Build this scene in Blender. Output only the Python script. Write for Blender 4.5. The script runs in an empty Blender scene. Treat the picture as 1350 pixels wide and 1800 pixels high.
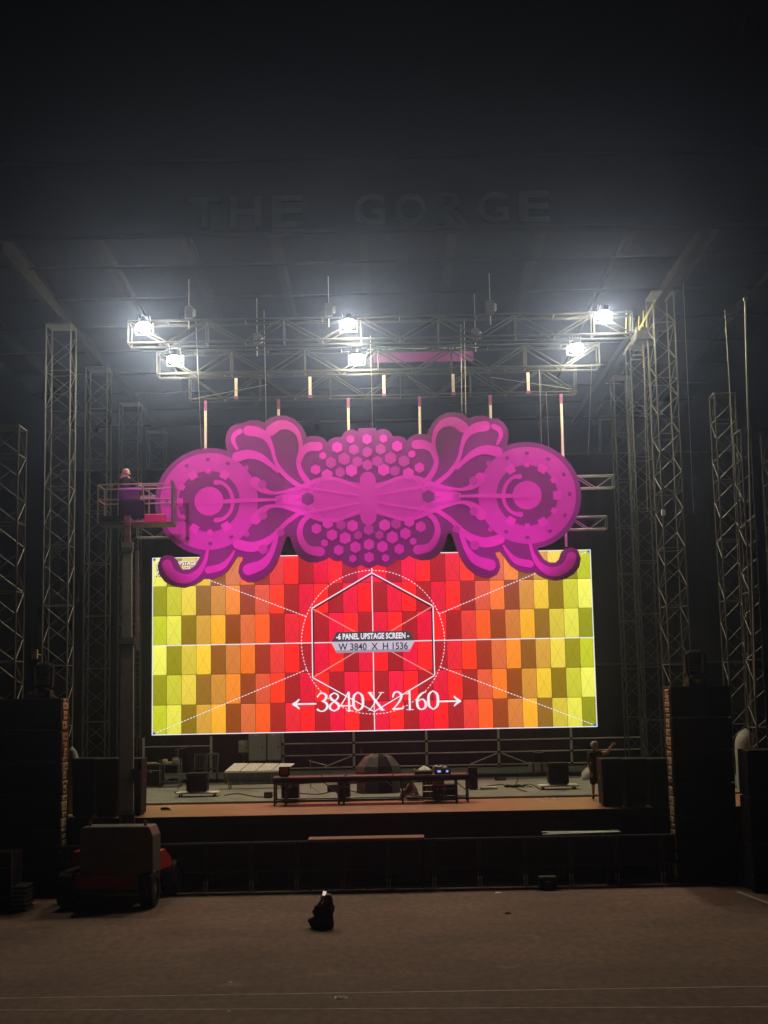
import bpy, bmesh, math, random
from mathutils import Vector, Matrix, Quaternion
random.seed(7)
R = math.radians
scene = bpy.context.scene
C = scene.collection

# ------------------------------------------------------------------ camera
F_PX, W_PX, H_PX = 2400.0, 1350.0, 1800.0
EYE = 4.78
PITCH = math.atan(313.0 / F_PX)
ROLL = R(1.1)
fwd = Vector((0, math.cos(PITCH), math.sin(PITCH)))
r0 = Vector((1, 0, 0)); u0 = Vector((0, -math.sin(PITCH), math.cos(PITCH)))
rgt = r0 * math.cos(ROLL) - u0 * math.sin(ROLL)
upv = u0 * math.cos(ROLL) + r0 * math.sin(ROLL)
def ray(px, py):
    return fwd + rgt * ((px - W_PX / 2) / F_PX) + upv * ((H_PX / 2 - py) / F_PX)
YS = 46.5                                    # depth of the LED wall
_d = ray(655.5, 1129.3)
CX = -(_d.x / _d.y * YS)                     # stage centre line is X = 0
EYEP = Vector((CX, 0, EYE))
def at(px, py, Y):                           # pixel on the upright plane y = Y
    d = ray(px, py); return EYEP + d * (Y / d.y)
def onh(px, py, h=0.0):                      # pixel on the level plane z = h
    d = ray(px, py); return EYEP + d * ((h - EYE) / d.z)
def ppm(Y):                                  # pixels per metre at depth Y
    return F_PX / (Y * math.cos(PITCH))
cam = bpy.data.cameras.new('camera'); camo = bpy.data.objects.new('camera', cam); C.objects.link(camo)
M = Matrix.Identity(4)
for i in range(3):
    M[i][0], M[i][1], M[i][2], M[i][3] = rgt[i], upv[i], -fwd[i], EYEP[i]
camo.matrix_world = M
cam.sensor_fit = 'VERTICAL'; cam.sensor_height = 36.0; cam.lens = 36.0 * F_PX / H_PX
cam.clip_start = 0.1; cam.clip_end = 1200
scene.camera = camo

# ------------------------------------------------------------------ night sky, exposure
world = bpy.data.worlds.new('World'); scene.world = world; world.use_nodes = True
wn = world.node_tree
sky = wn.nodes.new('ShaderNodeTexSky'); sky.sky_type = 'NISHITA'; sky.sun_disc = False
sky.sun_elevation = R(-4); sky.sun_rotation = R(200); sky.altitude = 300
wn.links.new(sky.outputs[0], wn.nodes['Background'].inputs[0])
wn.nodes['Background'].inputs[1].default_value = 0.02
scene.view_settings.view_transform = 'Standard'; scene.view_settings.look = 'None'
scene.view_settings.gamma = 1.0; scene.view_settings.exposure = 0.0
scene.view_settings.use_curve_mapping = False
cy = scene.cycles
cy.use_denoising = True; cy.use_adaptive_sampling = True; cy.adaptive_threshold = 0.02; cy.max_bounces = 6; cy.diffuse_bounces = 3; cy.glossy_bounces = 3
cy.volume_bounces = 0; cy.caustics_reflective = False; cy.caustics_refractive = False
cy.sample_clamp_indirect = 4.0
LAMP_I = 172.0            # candela-like strength of one work light
SPOT_W = 70000.0          # front-of-house profile spots on the scenic piece
HAZE = 0.0023

def spot(name, loc, target, watts, rgb, deg, blend, radius=0.25):
    l = bpy.data.lights.new(name, 'SPOT'); l.energy = watts; l.color = rgb
    l.spot_size = R(deg); l.spot_blend = blend; l.shadow_soft_size = radius
    o = bpy.data.objects.new(name, l); C.objects.link(o)
    o.location = loc
    o.rotation_euler = (Vector(target) - Vector(loc)).to_track_quat('-Z', 'Y').to_euler()
    return o
YP = 45.3                                    # depth of the scenic piece
MAG = (1.0, 0.06, 0.80)
for nm, px, py, dg in (('unseen_front_spot', 390, 885, 6.4), ('unseen_front_spot', 648, 880, 6.2), ('unseen_front_spot', 910, 872, 6.4)):
    spot(nm, (at(px, py, YP).x * 0.4, -10, 9.0), at(px, py, YP), SPOT_W, MAG, dg, 0.40)
for px, py in ((405, 990), (885, 982)): spot('unseen_front_spot', (at(px, py, YP).x * 0.4, -10, 8.0), at(px, py, YP), SPOT_W * .7, MAG, 4.6, 0.8)  # extra unseen spots added to brighten the lower tails
spot('unseen_front_spot', (1.5, -10, 9.0), at(742, 625, 47.5), SPOT_W * 0.08, (1, 0.25, 0.7), 2.6, 0.3)  # added narrow spot standing in for pink spill on the band

# ------------------------------------------------------------------ materials
def lin(r, g, b):
    f = lambda c: ((c / 255 + 0.055) / 1.055) ** 2.4 if c > 10 else c / 255 / 12.92
    return (f(r), f(g), f(b))
MATS = {}
def mat(key, rgb=None, rough=0.6, metal=0.0, var=0.25, scale=6.0, bump=0.0, bscale=40.0, stretch=(1, 1, 1), detail=6.0, world_coords=False):
    if key in MATS: return MATS[key]
    m = bpy.data.materials.new(key); m.use_nodes = True; nt = m.node_tree; N = nt.nodes
    b = N['Principled BSDF']; b.inputs['Roughness'].default_value = rough; b.inputs['Metallic'].default_value = metal
    b.inputs['Specular IOR Level'].default_value = (0.0 if key.startswith(('roof', 'sign')) else 0.12) if max(rgb) < 0.06 else 0.4
    tc = N.new('ShaderNodeTexCoord'); mp = N.new('ShaderNodeMapping'); mp.inputs['Scale'].default_value = stretch
    if world_coords:
        g = N.new('ShaderNodeNewGeometry'); nt.links.new(g.outputs['Position'], mp.inputs[0])
    else:
        nt.links.new(tc.outputs['Object'], mp.inputs[0])
    nz = N.new('ShaderNodeTexNoise'); nz.inputs['Scale'].default_value = scale; nz.inputs['Detail'].default_value = detail
    nt.links.new(mp.outputs[0], nz.inputs['Vector'])
    cr = N.new('ShaderNodeValToRGB')
    cr.color_ramp.elements[0].position = 0.3; cr.color_ramp.elements[1].position = 0.72
    lo = tuple(max(0, c * (1 - var)) for c in rgb); hi = tuple(min(1, c * (1 + var)) for c in rgb)
    cr.color_ramp.elements[0].color = (*lo, 1); cr.color_ramp.elements[1].color = (*hi, 1)
    nt.links.new(nz.outputs['Fac'], cr.inputs[0]); nt.links.new(cr.outputs[0], b.inputs['Base Color'])
    mr = N.new('ShaderNodeMapRange'); mr.inputs[3].default_value = max(0.05, rough - 0.12); mr.inputs[4].default_value = min(1, rough + 0.12)
    nt.links.new(nz.outputs['Fac'], mr.inputs[0]); nt.links.new(mr.outputs[0], b.inputs['Roughness'])
    if bump:
        n2 = N.new('ShaderNodeTexNoise'); n2.inputs['Scale'].default_value = bscale; n2.inputs['Detail'].default_value = 8
        nt.links.new(mp.outputs[0], n2.inputs['Vector'])
        bp = N.new('ShaderNodeBump'); bp.inputs['Strength'].default_value = bump; bp.inputs['Distance'].default_value = 0.02
        nt.links.new(n2.outputs['Fac'], bp.inputs['Height']); nt.links.new(bp.outputs[0], b.inputs['Normal'])
    MATS[key] = m; return m
def emat(key, rgb, strength=1.0):
    if key in MATS: return MATS[key]
    m = bpy.data.materials.new(key); m.use_nodes = True; nt = m.node_tree
    b = nt.nodes['Principled BSDF']; b.inputs['Base Color'].default_value = (0.02, 0.02, 0.02, 1)
    b.inputs['Emission Color'].default_value = (*rgb, 1); b.inputs['Emission Strength'].default_value = strength
    MATS[key] = m; return m
FLOWN = mat('flown_truss_tube', (0.04, 0.04, 0.036), 0.55, 0.3, 0.25, 3, 0.05)
ALU = mat('aluminium_tube', (0.12, 0.12, 0.105), 0.5, 0.45, 0.25, 3, 0.05)
STEEL = mat('galvanised_steel', (0.30, 0.30, 0.28), 0.5, 0.6, 0.3, 5, 0.05)
DARKSTEEL = mat('dark_steel', (0.06, 0.06, 0.06), 0.5, 0.4, 0.3, 5)
BLACK = mat('black_paint', (0.006, 0.006, 0.0065), 0.6, 0, 0.3, 4, 0.1, 90)
BLACKCLOTH = mat('black_cloth', (0.006, 0.006, 0.0065), 0.95, 0, 0.35, 3, 0.25, 60)
SCRIM = mat('dark_scrim', (0.026, 0.026, 0.028), 0.95, 0, 0.35, 0.8, 0.3, 30, (1, 1, 0.25))
GRILLE = mat('black_grille', (0.004, 0.004, 0.0045), 0.7, 0.2, 0.3, 30)
GALV = mat('bright_galvanised_pipe', (0.62, 0.60, 0.52), 0.45, 0.1, 0.2, 6)
CABGREY = mat('cabinet_grey', (0.42, 0.42, 0.38), 0.5, 0, 0.1, 4)
REDLIT = mat('red_lit_board', (0.36, 0.14, 0.11), 0.5, 0, 0.2, 4, 0.05, 30, (1, 6, 1))  # red light caught by the step top is put into this colour
RUBBER = mat('black_rubber', (0.02, 0.02, 0.02), 0.8, 0, 0.4, 12, 0.3, 30)
RED = mat('red_paint', (0.42, 0.03, 0.03), 0.4, 0, 0.15, 5)
GREYP = mat('pale_grey_paint', (0.13, 0.125, 0.11), 0.45, 0, 0.15, 4)
BOOM1 = mat('brown_grey_boom', (0.16, 0.125, 0.115), 0.5, 0.1, 0.2, 3)
BOOM2 = mat('grey_green_boom', (0.17, 0.165, 0.13), 0.5, 0.1, 0.2, 3)
BOOM3 = mat('rosy_boom', (0.26, 0.17, 0.15), 0.5, 0.1, 0.2, 3)
WHITE = mat('white_paint', (0.66, 0.65, 0.60), 0.5, 0, 0.12, 8)
CLOTHW = mat('grey_white_tarp', (0.30, 0.30, 0.27), 0.8, 0, 0.3, 6, 0.4, 15)
CLOTHR = mat('dull_red_cover', (0.16, 0.06, 0.055), 0.7, 0, 0.4, 5, 0.5, 10)
WOOD = mat('warm_plywood', (0.36, 0.24, 0.15), 0.55, 0, 0.2, 4, 0.05, 30, (1, 6, 1))
DECK = mat('grey_stage_deck', (0.178, 0.188, 0.158), 0.75, 0, 0.3, 1.6, 0.15, 40)
LIP = mat('screen_lit_deck', (0.37, 0.175, 0.095), 0.5, 0, 0.2, 2.0, 0.08, 40)  # orange screen light on the front deck is put into this colour
CABLE = mat('black_cable', (0.012, 0.012, 0.012), 0.6)
CORK = mat('rusty_and_lit_rigging', (0.42, 0.33, 0.17), 0.5, 0.3, 0.45, 18)  # yellow screen light on the speaker rigging is put into this colour
SKIN = mat('skin', (0.42, 0.24, 0.16), 0.5, 0, 0.1, 8)
DARKWEAR = mat('dark_clothing', (0.012, 0.011, 0.012), 0.9, 0, 0.3, 10, 0.2, 30)
GREYWEAR = mat('grey_clothing', (0.06, 0.06, 0.06), 0.9, 0, 0.3, 10, 0.2, 30)
HAIR = mat('brown_hair', (0.06, 0.03, 0.018), 0.6, 0, 0.4, 20)
YELLOWHAT = mat('pale_yellow_hat', (0.78, 0.68, 0.36), 0.45, 0, 0.15, 10)
PD = mat('magenta_dark', (0.19, 0.014, 0.155), 0.6, 0, 0.10, 1.5, 0.03)
PM = mat('magenta_mid', (0.46, 0.03, 0.33), 0.6, 0, 0.08, 1.5, 0.03)
PR = mat('magenta_ring', (0.54, 0.03, 0.39), 0.6, 0, 0.08, 1.5, 0.03)
PL = mat('magenta_light', (0.68, 0.035, 0.47), 0.6, 0, 0.08, 1.5, 0.03)

# ------------------------------------------------------------------ builders
def tag(o, label=None, cat=None, group=None, kind=None):
    if label: o['label'] = label
    if cat: o['category'] = cat
    if group: o['group'] = group
    if kind: o['kind'] = kind
    return o
def thing(name, loc, label, cat, group=None):
    o = bpy.data.objects.new(name, None); C.objects.link(o); o.location = Vector(loc); o.empty_display_size = 0.2
    return tag(o, label, cat, group)
def link(name, me, m, parent=None, loc=None):
    o = bpy.data.objects.new(name, me); C.objects.link(o)
    if m is not None and not me.materials: me.materials.append(m)
    if loc is not None: o.location = loc
    if parent is not None: o.parent = parent
    return o
def wloc(p):                                  # world place of an unrotated parent chain
    v = Vector((0, 0, 0))
    while p is not None:
        v += p.location; p = p.parent
    return v
class MB:
    """collects geometry in world coordinates; build() makes one mesh object whose origin is its parent's (or its own base)"""
    def __init__(self): self.v = []; self.f = []; self.uv = None
    def add(self, vs, fs):
        k = len(self.v); self.v += [tuple(p) for p in vs]; self.f += [tuple(i + k for i in f) for f in fs]; return self
    def box(self, c, s, rot=None):
        c = Vector(c); h = Vector(s) / 2
        vs = [Vector((x * h.x, y * h.y, z * h.z)) for x in (-1, 1) for y in (-1, 1) for z in (-1, 1)]
        if rot is not None: vs = [rot @ p for p in vs]
        return self.add([p + c for p in vs], [(0, 1, 3, 2), (4, 6, 7, 5), (0, 4, 5, 1), (2, 3, 7, 6), (0, 2, 6, 4), (1, 5, 7, 3)])
    def beam(self, a, b, w, h, up=(0, 0, 1)):
        a = Vector(a); b = Vector(b); d = (b - a); L = d.length; d.normalize()
        x = d.cross(Vector(up))
        if x.length < 1e-4: x = d.cross(Vector((0, 1, 0)))
        x.normalize(); z = x.cross(d)
        rot = Matrix((x, d, z)).transposed()
        return self.box((a + b) / 2, (w, L, h), rot)
    def tube(self, a, b, r, r2=None, n=8, caps=True):
        a = Vector(a); b = Vector(b); r2 = r if r2 is None else r2
        q = (b - a).to_track_quat('Z', 'Y'); vs = []
        for p, rr in ((a, r), (b, r2)):
            for i in range(n):
                t = 2 * math.pi * i / n; vs.append(p + q @ Vector((math.cos(t) * rr, math.sin(t) * rr, 0)))
        fs = [(i, (i + 1) % n, n + (i + 1) % n, n + i) for i in range(n)]
        if caps: fs += [tuple(reversed(range(n))), tuple(range(n, 2 * n))]
        return self.add(vs, fs)
    def path(self, pts, r, n=6):
        for a, b in zip(pts[:-1], pts[1:]): self.tube(a, b, r, None, n)
        return self
    def ball(self, c, s, nu=12, nv=8, rot=None):
        c = Vector(c); s = Vector(s) if not isinstance(s, (int, float)) else Vector((s, s, s)); vs = []; fs = []
        for j in range(nv + 1):
            ph = math.pi * j / nv
            for i in range(nu):
                t = 2 * math.pi * i / nu
                p = Vector((math.cos(t) * math.sin(ph) * s.x, math.sin(t) * math.sin(ph) * s.y, math.cos(ph) * s.z))
                if rot is not None: p = rot @ p
                vs.append(c + p)
        for j in range(nv):
            for i in range(nu):
                a, b = j * nu + i, j * nu + (i + 1) % nu
                fs.append((a, a + nu, b + nu, b))
        return self.add(vs, fs)
    def prism_xz(self, pts, y0, y1):          # outline in x,z swept from y0 (front) to y1
        n = len(pts); vs = [(x, y0, z) for x, z in pts] + [(x, y1, z) for x, z in pts]
        return self.add(vs, [tuple(range(n)), tuple(reversed(range(n, 2 * n)))] + [(i, n + i, n + (i + 1) % n, (i + 1) % n) for i in range(n)])
    def build(self, name, m, parent=None, bevel=0, smooth=False, origin=None, fix=True):
        o0 = wloc(parent) if parent is not None else (Vector(origin) if origin is not None else Vector((0, 0, 0)))
        me = bpy.data.meshes.new(name); me.from_pydata([tuple(Vector(p) - o0) for p in self.v], [], self.f)
        bm = bmesh.new(); bm.from_mesh(me)
        if fix:
            bmesh.ops.remove_doubles(bm, verts=bm.verts, dist=1e-5)
            bmesh.ops.recalc_face_normals(bm, faces=bm.faces)
        if bevel: bmesh.ops.bevel(bm, geom=list(bm.edges), offset=bevel, segments=1, affect='EDGES', clamp_overlap=True)
        bmesh.ops.triangulate(bm, faces=[f for f in bm.faces if len(f.verts) > 4])
        if smooth:
            for f in bm.faces: f.smooth = True
        bm.to_mesh(me); bm.free()
        return link(name, me, m, parent, None if parent is not None else o0)
_unit = {}
def unit_bar(m, n):
    k = (m.name, n)
    if k not in _unit:
        me = bpy.data.meshes.new('bar'); vs = []
        for z in (0, 1):
            for i in range(n):
                t = 2 * math.pi * (i + .5) / n; vs.append((math.cos(t), math.sin(t), z))
        me.from_pydata(vs, [], [(i, (i + 1) % n, n + (i + 1) % n, n + i) for i in range(n)] + [tuple(reversed(range(n))), tuple(range(n, 2 * n))])
        me.materials.append(m); _unit[k] = me
    return _unit[k]
def bar(name, a, b, r, m, parent=None, n=6):   # one pipe, sharing its mesh with all pipes of that material
    a = Vector(a); b = Vector(b); d = b - a
    o = bpy.data.objects.new(name, unit_bar(m, n)); C.objects.link(o)
    o.rotation_mode = 'QUATERNION'; o.rotation_quaternion = d.to_track_quat('Z', 'Y'); o.scale = (r, r, d.length)
    o.location = a - (wloc(parent) if parent is not None else Vector((0, 0, 0)))
    if parent is not None: o.parent = parent
    return o
def box(name, c, s, m, parent=None, bevel=0.0, rot=None):
    return MB().box(c, s, rot).build(name, m, parent, bevel, origin=(c[0], c[1], c[2] - s[2] / 2))
def catmull(pts, k=6):
    P = [pts[0]] + list(pts) + [pts[-1]]; out = []
    for i in range(1, len(P) - 2):
        a, b, c, d = (Vector(P[i - 1]), Vector(P[i]), Vector(P[i + 1]), Vector(P[i + 2]))
        for j in range(k):
            t = j / k
            out.append(0.5 * ((2 * b) + (c - a) * t + (2 * a - 5 * b + 4 * c - d) * t * t + (3 * b - a - 3 * c + d) * t ** 3))
    out.append(Vector(P[-2])); return out
def stroke(mb, pts, y0, y1, k=6, caps=True):    # brush stroke with width: pts = (x, z, width)
    P = catmull(pts, k); n = len(P); L = []; Rr = []
    for i, p in enumerate(P):
        a = P[max(0, i - 1)]; b = P[min(n - 1, i + 1)]
        t = Vector((b.x - a.x, b.y - a.y)); t.normalize(); nrm = Vector((-t.y, t.x)) * (max(p.z, 1e-3) / 2)
        L.append((p.x + nrm.x, p.y + nrm.y)); Rr.append((p.x - nrm.x, p.y - nrm.y))
    for i in range(n - 1):
        q = [L[i], L[i + 1], Rr[i + 1], Rr[i]]
        vs = [(x, y0, z) for x, z in q] + [(x, y1, z) for x, z in q]
        mb.add(vs, [(0, 1, 2, 3), (0, 4, 5, 1), (2, 6, 7, 3)])
    if caps:
        for p, (a, b) in ((P[0], (L[0], Rr[0])), (P[-1], (L[-1], Rr[-1]))):
            disc(mb, p.x, p.y, p.z / 2, y0 + 0.0005, y1, 14)
    return mb
def disc(mb, x, z, r, y0, y1, n=24, ph=0.0):
    return mb.prism_xz([(x + r * math.cos(ph + 2 * math.pi * i / n), z + r * math.sin(ph + 2 * math.pi * i / n)) for i in range(n)], y0, y1)
def text_mesh(body, x0, z0, w, h, y, bold=0.0, shear=0.0, extrude=0.0):
    cu = bpy.data.curves.new('lettering', 'FONT'); cu.body = body; cu.offset = bold; cu.shear = shear; cu.extrude = extrude; cu.resolution_u = 3
    o = bpy.data.objects.new('lettering', cu); C.objects.link(o)
    dg = bpy.context.evaluated_depsgraph_get(); dg.update()
    me = bpy.data.meshes.new_from_object(o.evaluated_get(dg)); bpy.data.objects.remove(o); bpy.data.curves.remove(cu)
    xs = [v.co.x for v in me.vertices]; ys = [v.co.y for v in me.vertices]
    ax, bx, ay, by = min(xs), max(xs), min(ys), max(ys)
    for v in me.vertices:
        v.co = ((v.co.x - ax) / (bx - ax) * w + x0, y - v.co.z, (v.co.y - ay) / (by - ay) * h + z0)
    me.materials.clear(); return me

HS = 1.72                                       # stage height
def stg(px, py): return onh(px, py, HS)

# ================================================================== ground
def ground_material():
    m = bpy.data.materials.new('worn_asphalt'); m.use_nodes = True; nt = m.node_tree; N = nt.nodes; b = N['Principled BSDF']
    g = N.new('ShaderNodeNewGeometry')
    def noise(scale, detail, st):
        mp = N.new('ShaderNodeMapping'); mp.inputs['Scale'].default_value = st; nt.links.new(g.outputs['Position'], mp.inputs[0])
        n = N.new('ShaderNodeTexNoise'); n.inputs['Scale'].default_value = scale; n.inputs['Detail'].default_value = detail
        nt.links.new(mp.outputs[0], n.inputs['Vector']); return n
    n1 = noise(0.5, 6, (0.7, 0.9, 1)); n2 = noise(34, 10, (1.0, .38, 1)); n2.inputs['Roughness'].default_value = .72; n3 = noise(1.3, 6, (0.8, 1.0, 1)); n4 = noise(60, 4, (1, 1, 1))
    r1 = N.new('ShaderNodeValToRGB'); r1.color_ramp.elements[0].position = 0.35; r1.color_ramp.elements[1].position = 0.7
    r1.color_ramp.elements[0].color = (0.128, 0.066, 0.047, 1); r1.color_ramp.elements[1].color = (0.205, 0.11, 0.079, 1)  # asphalt tones reddened to hold the screen's red spill
    nt.links.new(n1.outputs['Fac'], r1.inputs[0])
    r3 = N.new('ShaderNodeValToRGB'); r3.color_ramp.elements[0].position = 0.61; r3.color_ramp.elements[1].position = 0.80
    r3.color_ramp.elements[0].color = (0, 0, 0, 1); r3.color_ramp.elements[1].color = (1, 1, 1, 1); nt.links.new(n3.outputs['Fac'], r3.inputs[0])
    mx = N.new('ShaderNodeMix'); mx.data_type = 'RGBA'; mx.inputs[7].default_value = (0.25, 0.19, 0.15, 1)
    nt.links.new(r3.outputs[0], mx.inputs[0]); nt.links.new(r1.outputs[0], mx.inputs[6])
    r2 = N.new('ShaderNodeMapRange'); r2.inputs[1].default_value = 0.34; r2.inputs[2].default_value = 0.66; r2.inputs[3].default_value = 0.5; r2.inputs[4].default_value = 1.5
    n5 = noise(7.0, 10, (1.0, .45, 1)); ad = N.new('ShaderNodeMath'); ad.operation = 'ADD'; sb = N.new('ShaderNodeMath'); sb.operation = 'MULTIPLY'; sb.inputs[1].default_value = .5
    nt.links.new(n2.outputs['Fac'], ad.inputs[0]); nt.links.new(n5.outputs['Fac'], ad.inputs[1]); nt.links.new(ad.outputs[0], sb.inputs[0]); nt.links.new(sb.outputs[0], r2.inputs[0])
    m2 = N.new('ShaderNodeMix'); m2.data_type = 'RGBA'; m2.blend_type = 'MULTIPLY'; m2.inputs[0].default_value = 1
    nt.links.new(mx.outputs[2], m2.inputs[6]); nt.links.new(r2.outputs[0], m2.inputs[7]); nt.links.new(m2.outputs[2], b.inputs['Base Color'])
    b.inputs['Roughness'].default_value = 0.85
    bp = N.new('ShaderNodeBump'); bp.inputs['Strength'].default_value = 0.5; bp.inputs['Distance'].default_value = 0.02
    nt.links.new(n4.outputs['Fac'], bp.inputs['Height']); nt.links.new(bp.outputs[0], b.inputs['Normal'])
    return m
gm = MB().add([(-150, -60, 0), (150, -60, 0), (150, 160, 0), (-150, 160, 0)], [(0, 1, 2, 3)])
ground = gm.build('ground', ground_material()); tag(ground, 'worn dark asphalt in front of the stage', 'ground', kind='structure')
LINE = mat('faded_line_paint', (0.66, 0.61, 0.53), 0.8, 0, 0.5, 2.5, 0.2, 30)
for (xa, ya), (xb, yb) in (((0, 1755), (1350, 1734)), ((0, 1776), (1350, 1770))):
    a = onh(xa, ya); b = onh(xb, yb); d = (b - a).normalized(); a -= d * 3; b += d * 3
    MB().add([a + Vector((0, -.018, .004)), b + Vector((0, -.018, .004)), b + Vector((0, .018, .004)), a + Vector((0, .018, .004))], [(0, 1, 2, 3)]).build('painted_line', LINE, ground)

# ================================================================== stage
YF, YB, YM = 35.0, 53.2, 38.8
st = thing('stage_platform', (0, YF, 0), 'long black-skirted stage platform with front deck coloured by screen light and grey rear deck', 'stage')
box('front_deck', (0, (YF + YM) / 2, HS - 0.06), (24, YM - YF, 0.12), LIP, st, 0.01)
box('rear_deck', (0, (YM + YB) / 2 + 0.003, HS - 0.045), (24, YB - YM, 0.21), DECK, st, 0.01)
HR = HS + 0.06
box('deck_edge', (0, YF - 0.03, HS - 0.10), (24, 0.05, 0.2), BLACK, st, 0.004)
n = 16
for i in range(n):
    x0 = -12 + 24 / n * i
    mb = MB(); k = 14; vs = []; fs = []
    for j in range(k + 1):
        x = x0 + 24 / n * j / k
        vs += [(x, YF + 0.02 + 0.018 * math.sin(x * 9 + i), 0.02), (x, YF + 0.02 + 0.012 * math.sin(x * 9 + i), HS - 0.125)]
    fs = [(2 * j, 2 * j + 2, 2 * j + 3, 2 * j + 1) for j in range(k)]
    mb.add(vs, fs).build('skirt_panel', BLACKCLOTH, st, fix=False)
box('rear_face', (0, YB - 0.02, HS / 2 - 0.08), (24, 0.04, HS - 0.17), BLACK, st)
# chalky tape marks on the front deck
for pts in ([(940, 1403), (958, 1409)], [(955, 1405), (968, 1400), (978, 1406), (988, 1401)], [(280, 1423), (300, 1418)]):
    P = [stg(*p) for p in pts]
    MB().path([p + Vector((0, 0, .004)) for p in P], 0.009, 4).build('tape_mark', WHITE, st)

# step platform and pipe bundle between barricade and stage
def legged_box(name, label, cat, c, s, topm, sidem):
    t = thing(name, (c[0], c[1], c[2]), label, cat)
    box('top_board', (c[0], c[1], c[2] + s[2] - 0.03), (s[0], s[1], 0.06), topm, t, 0.005)
    for sx in (-1, 0, 1):
        for sy in (-1, 1):
            bar('leg', (c[0] + sx * (s[0] / 2 - .06), c[1] + sy * (s[1] / 2 - .06), c[2]), (c[0] + sx * (s[0] / 2 - .06), c[1] + sy * (s[1] / 2 - .06), c[2] + s[2] - .06), 0.025, sidem, t)
    for sy in (-1, 1):
        bar('rail', (c[0] - s[0] / 2 + .06, c[1] + sy * (s[1] / 2 - .06), c[2] + .25), (c[0] + s[0] / 2 - .06, c[1] + sy * (s[1] / 2 - .06), c[2] + .25), 0.02, sidem, t)
    return t
a = at(541, 1476, 33.9); b = at(746, 1468, 33.9)
t = legged_box('step_platform', 'long narrow platform with top coloured by red light standing in front of the stage centre', 'platform', ((a.x + b.x) / 2, 34.25, 0), (b.x - a.x, 0.62, a.z - 0.0), REDLIT, BLACK)
a = at(955, 1468, 34.0); b = at(1092, 1464, 34.0)
t = thing('pipe_rack', ((a.x + b.x) / 2, 34.3, 0), 'low rack holding a few grey metal pipes before the stage right of centre', 'rack')
for k in range(4):
    bar('pipe', (a.x + .1 * (k % 2), 34.1 + .09 * k, a.z + .02 * (k % 3)), (b.x - .25 * (k % 3), 34.1 + .09 * k, a.z + .03), 0.02, STEEL, t)
for sx in (.2, .8):
    xx = a.x + (b.x - a.x) * sx
    box('trestle', (xx, 34.25, (a.z - .05) / 2), (0.06, 0.5, a.z - .05), BLACK, t, 0.006)

# ================================================================== barricade
YBAR = onh(682, 1562).y; PW = 79.0 / ppm(YBAR)
def barricade(x, label):
    t = thing('crowd_barricade', (x, YBAR, 0), label, 'barricade', 'sections of the crowd barricade')
    MB().box((x, YBAR + .02, 0.80), (PW - .03, 0.025, 0.64)).build('panel', BLACK, t, 0.006)
    bar('top_rail', (x - PW / 2 + .01, YBAR, 1.15), (x + PW / 2 - .01, YBAR, 1.15), 0.028, DARKSTEEL, t, 8)
    bar('middle_rail', (x - PW / 2 + .01, YBAR - .01, 0.47), (x + PW / 2 - .01, YBAR - .01, 0.47), 0.02, DARKSTEEL, t, 8)
    for s in (-1, 1):
        bar('post', (x + s * (PW / 2 - .035), YBAR, 0.03), (x + s * (PW / 2 - .035), YBAR, 1.15), 0.02, DARKSTEEL, t)
        bar('foot', (x + s * (PW / 2 - .035), YBAR - .03, 0.02), (x + s * (PW / 2 - .035), YBAR - .03, 0.26), 0.02, GALV, t)  # paler bar puts light caught low on the post into its colour
        bar('rear_strut', (x + s * (PW / 2 - .06), YBAR + .95, 0.06), (x + s * (PW / 2 - .06), YBAR + .04, 0.95), 0.018, DARKSTEEL, t)
    box('tread_plate', (x, YBAR + .5, 0.025), (PW - .03, 1.0, 0.02), DARKSTEEL, t)
x0 = onh(643, 1562).x
cnt = 17
ORD = 'first second third fourth fifth sixth seventh eighth ninth tenth eleventh twelfth thirteenth fourteenth fifteenth sixteenth seventeenth'.split()
for k in range(cnt):
    i = k - 9
    if abs(x0 + i * PW) < 11: barricade(x0 + i * PW, '%s black barricade section before the stage, counted from the left' % ORD[k])
t = thing('small_case', onh(960, 1559), 'small black case on the ground just before the barricade right of centre', 'case')
c = onh(960, 1560)
box('body', (c.x, c.y + .2 - .5, 0.14), (0.40, 0.34, 0.24), BLACK, t, 0.01)
box('lid', (c.x, c.y + .2 - .5, 0.285), (0.41, 0.35, 0.05), DARKSTEEL, t, 0.008)
box('handle', (c.x, c.y + .2 - .685, 0.2), (0.12, 0.02, 0.03), STEEL, t)

# ================================================================== truss builders
def tower(x, y, top, w, label, bay=0.64, dep=None, z0=0.0):
    dep = dep or w
    t = thing('truss_tower', (x, y, z0), label, 'truss tower', 'lattice towers beside the stage')
    cr = [(x - w / 2, y - dep / 2), (x + w / 2, y - dep / 2), (x + w / 2, y + dep / 2), (x - w / 2, y + dep / 2)]
    for px, py in cr: bar('chord', (px, py, z0), (px, py, top), 0.025, ALU, t, 8)
    nb = int((top - z0) / bay)
    for i in range(nb):
        za, zb = z0 + i * bay, z0 + (i + 1) * bay
        for s in range(4):
            p, q = cr[s], cr[(s + 1) % 4]
            if (i + s) % 2: p, q = q, p
            if za < 2.2 and y > 40: continue
            bar('brace', (*p, za), (*q, zb), 0.012, ALU, t)
        if i % 3 == 0:
            for s in range(4): bar('rung', (*cr[s], za), (*cr[(s + 1) % 4], za), 0.014, ALU, t)
    MB().box((x, y, top + .03), (w + .05, dep + .05, .05)).build('head_plate', DARKSTEEL, t, 0.01)
    return t
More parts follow.
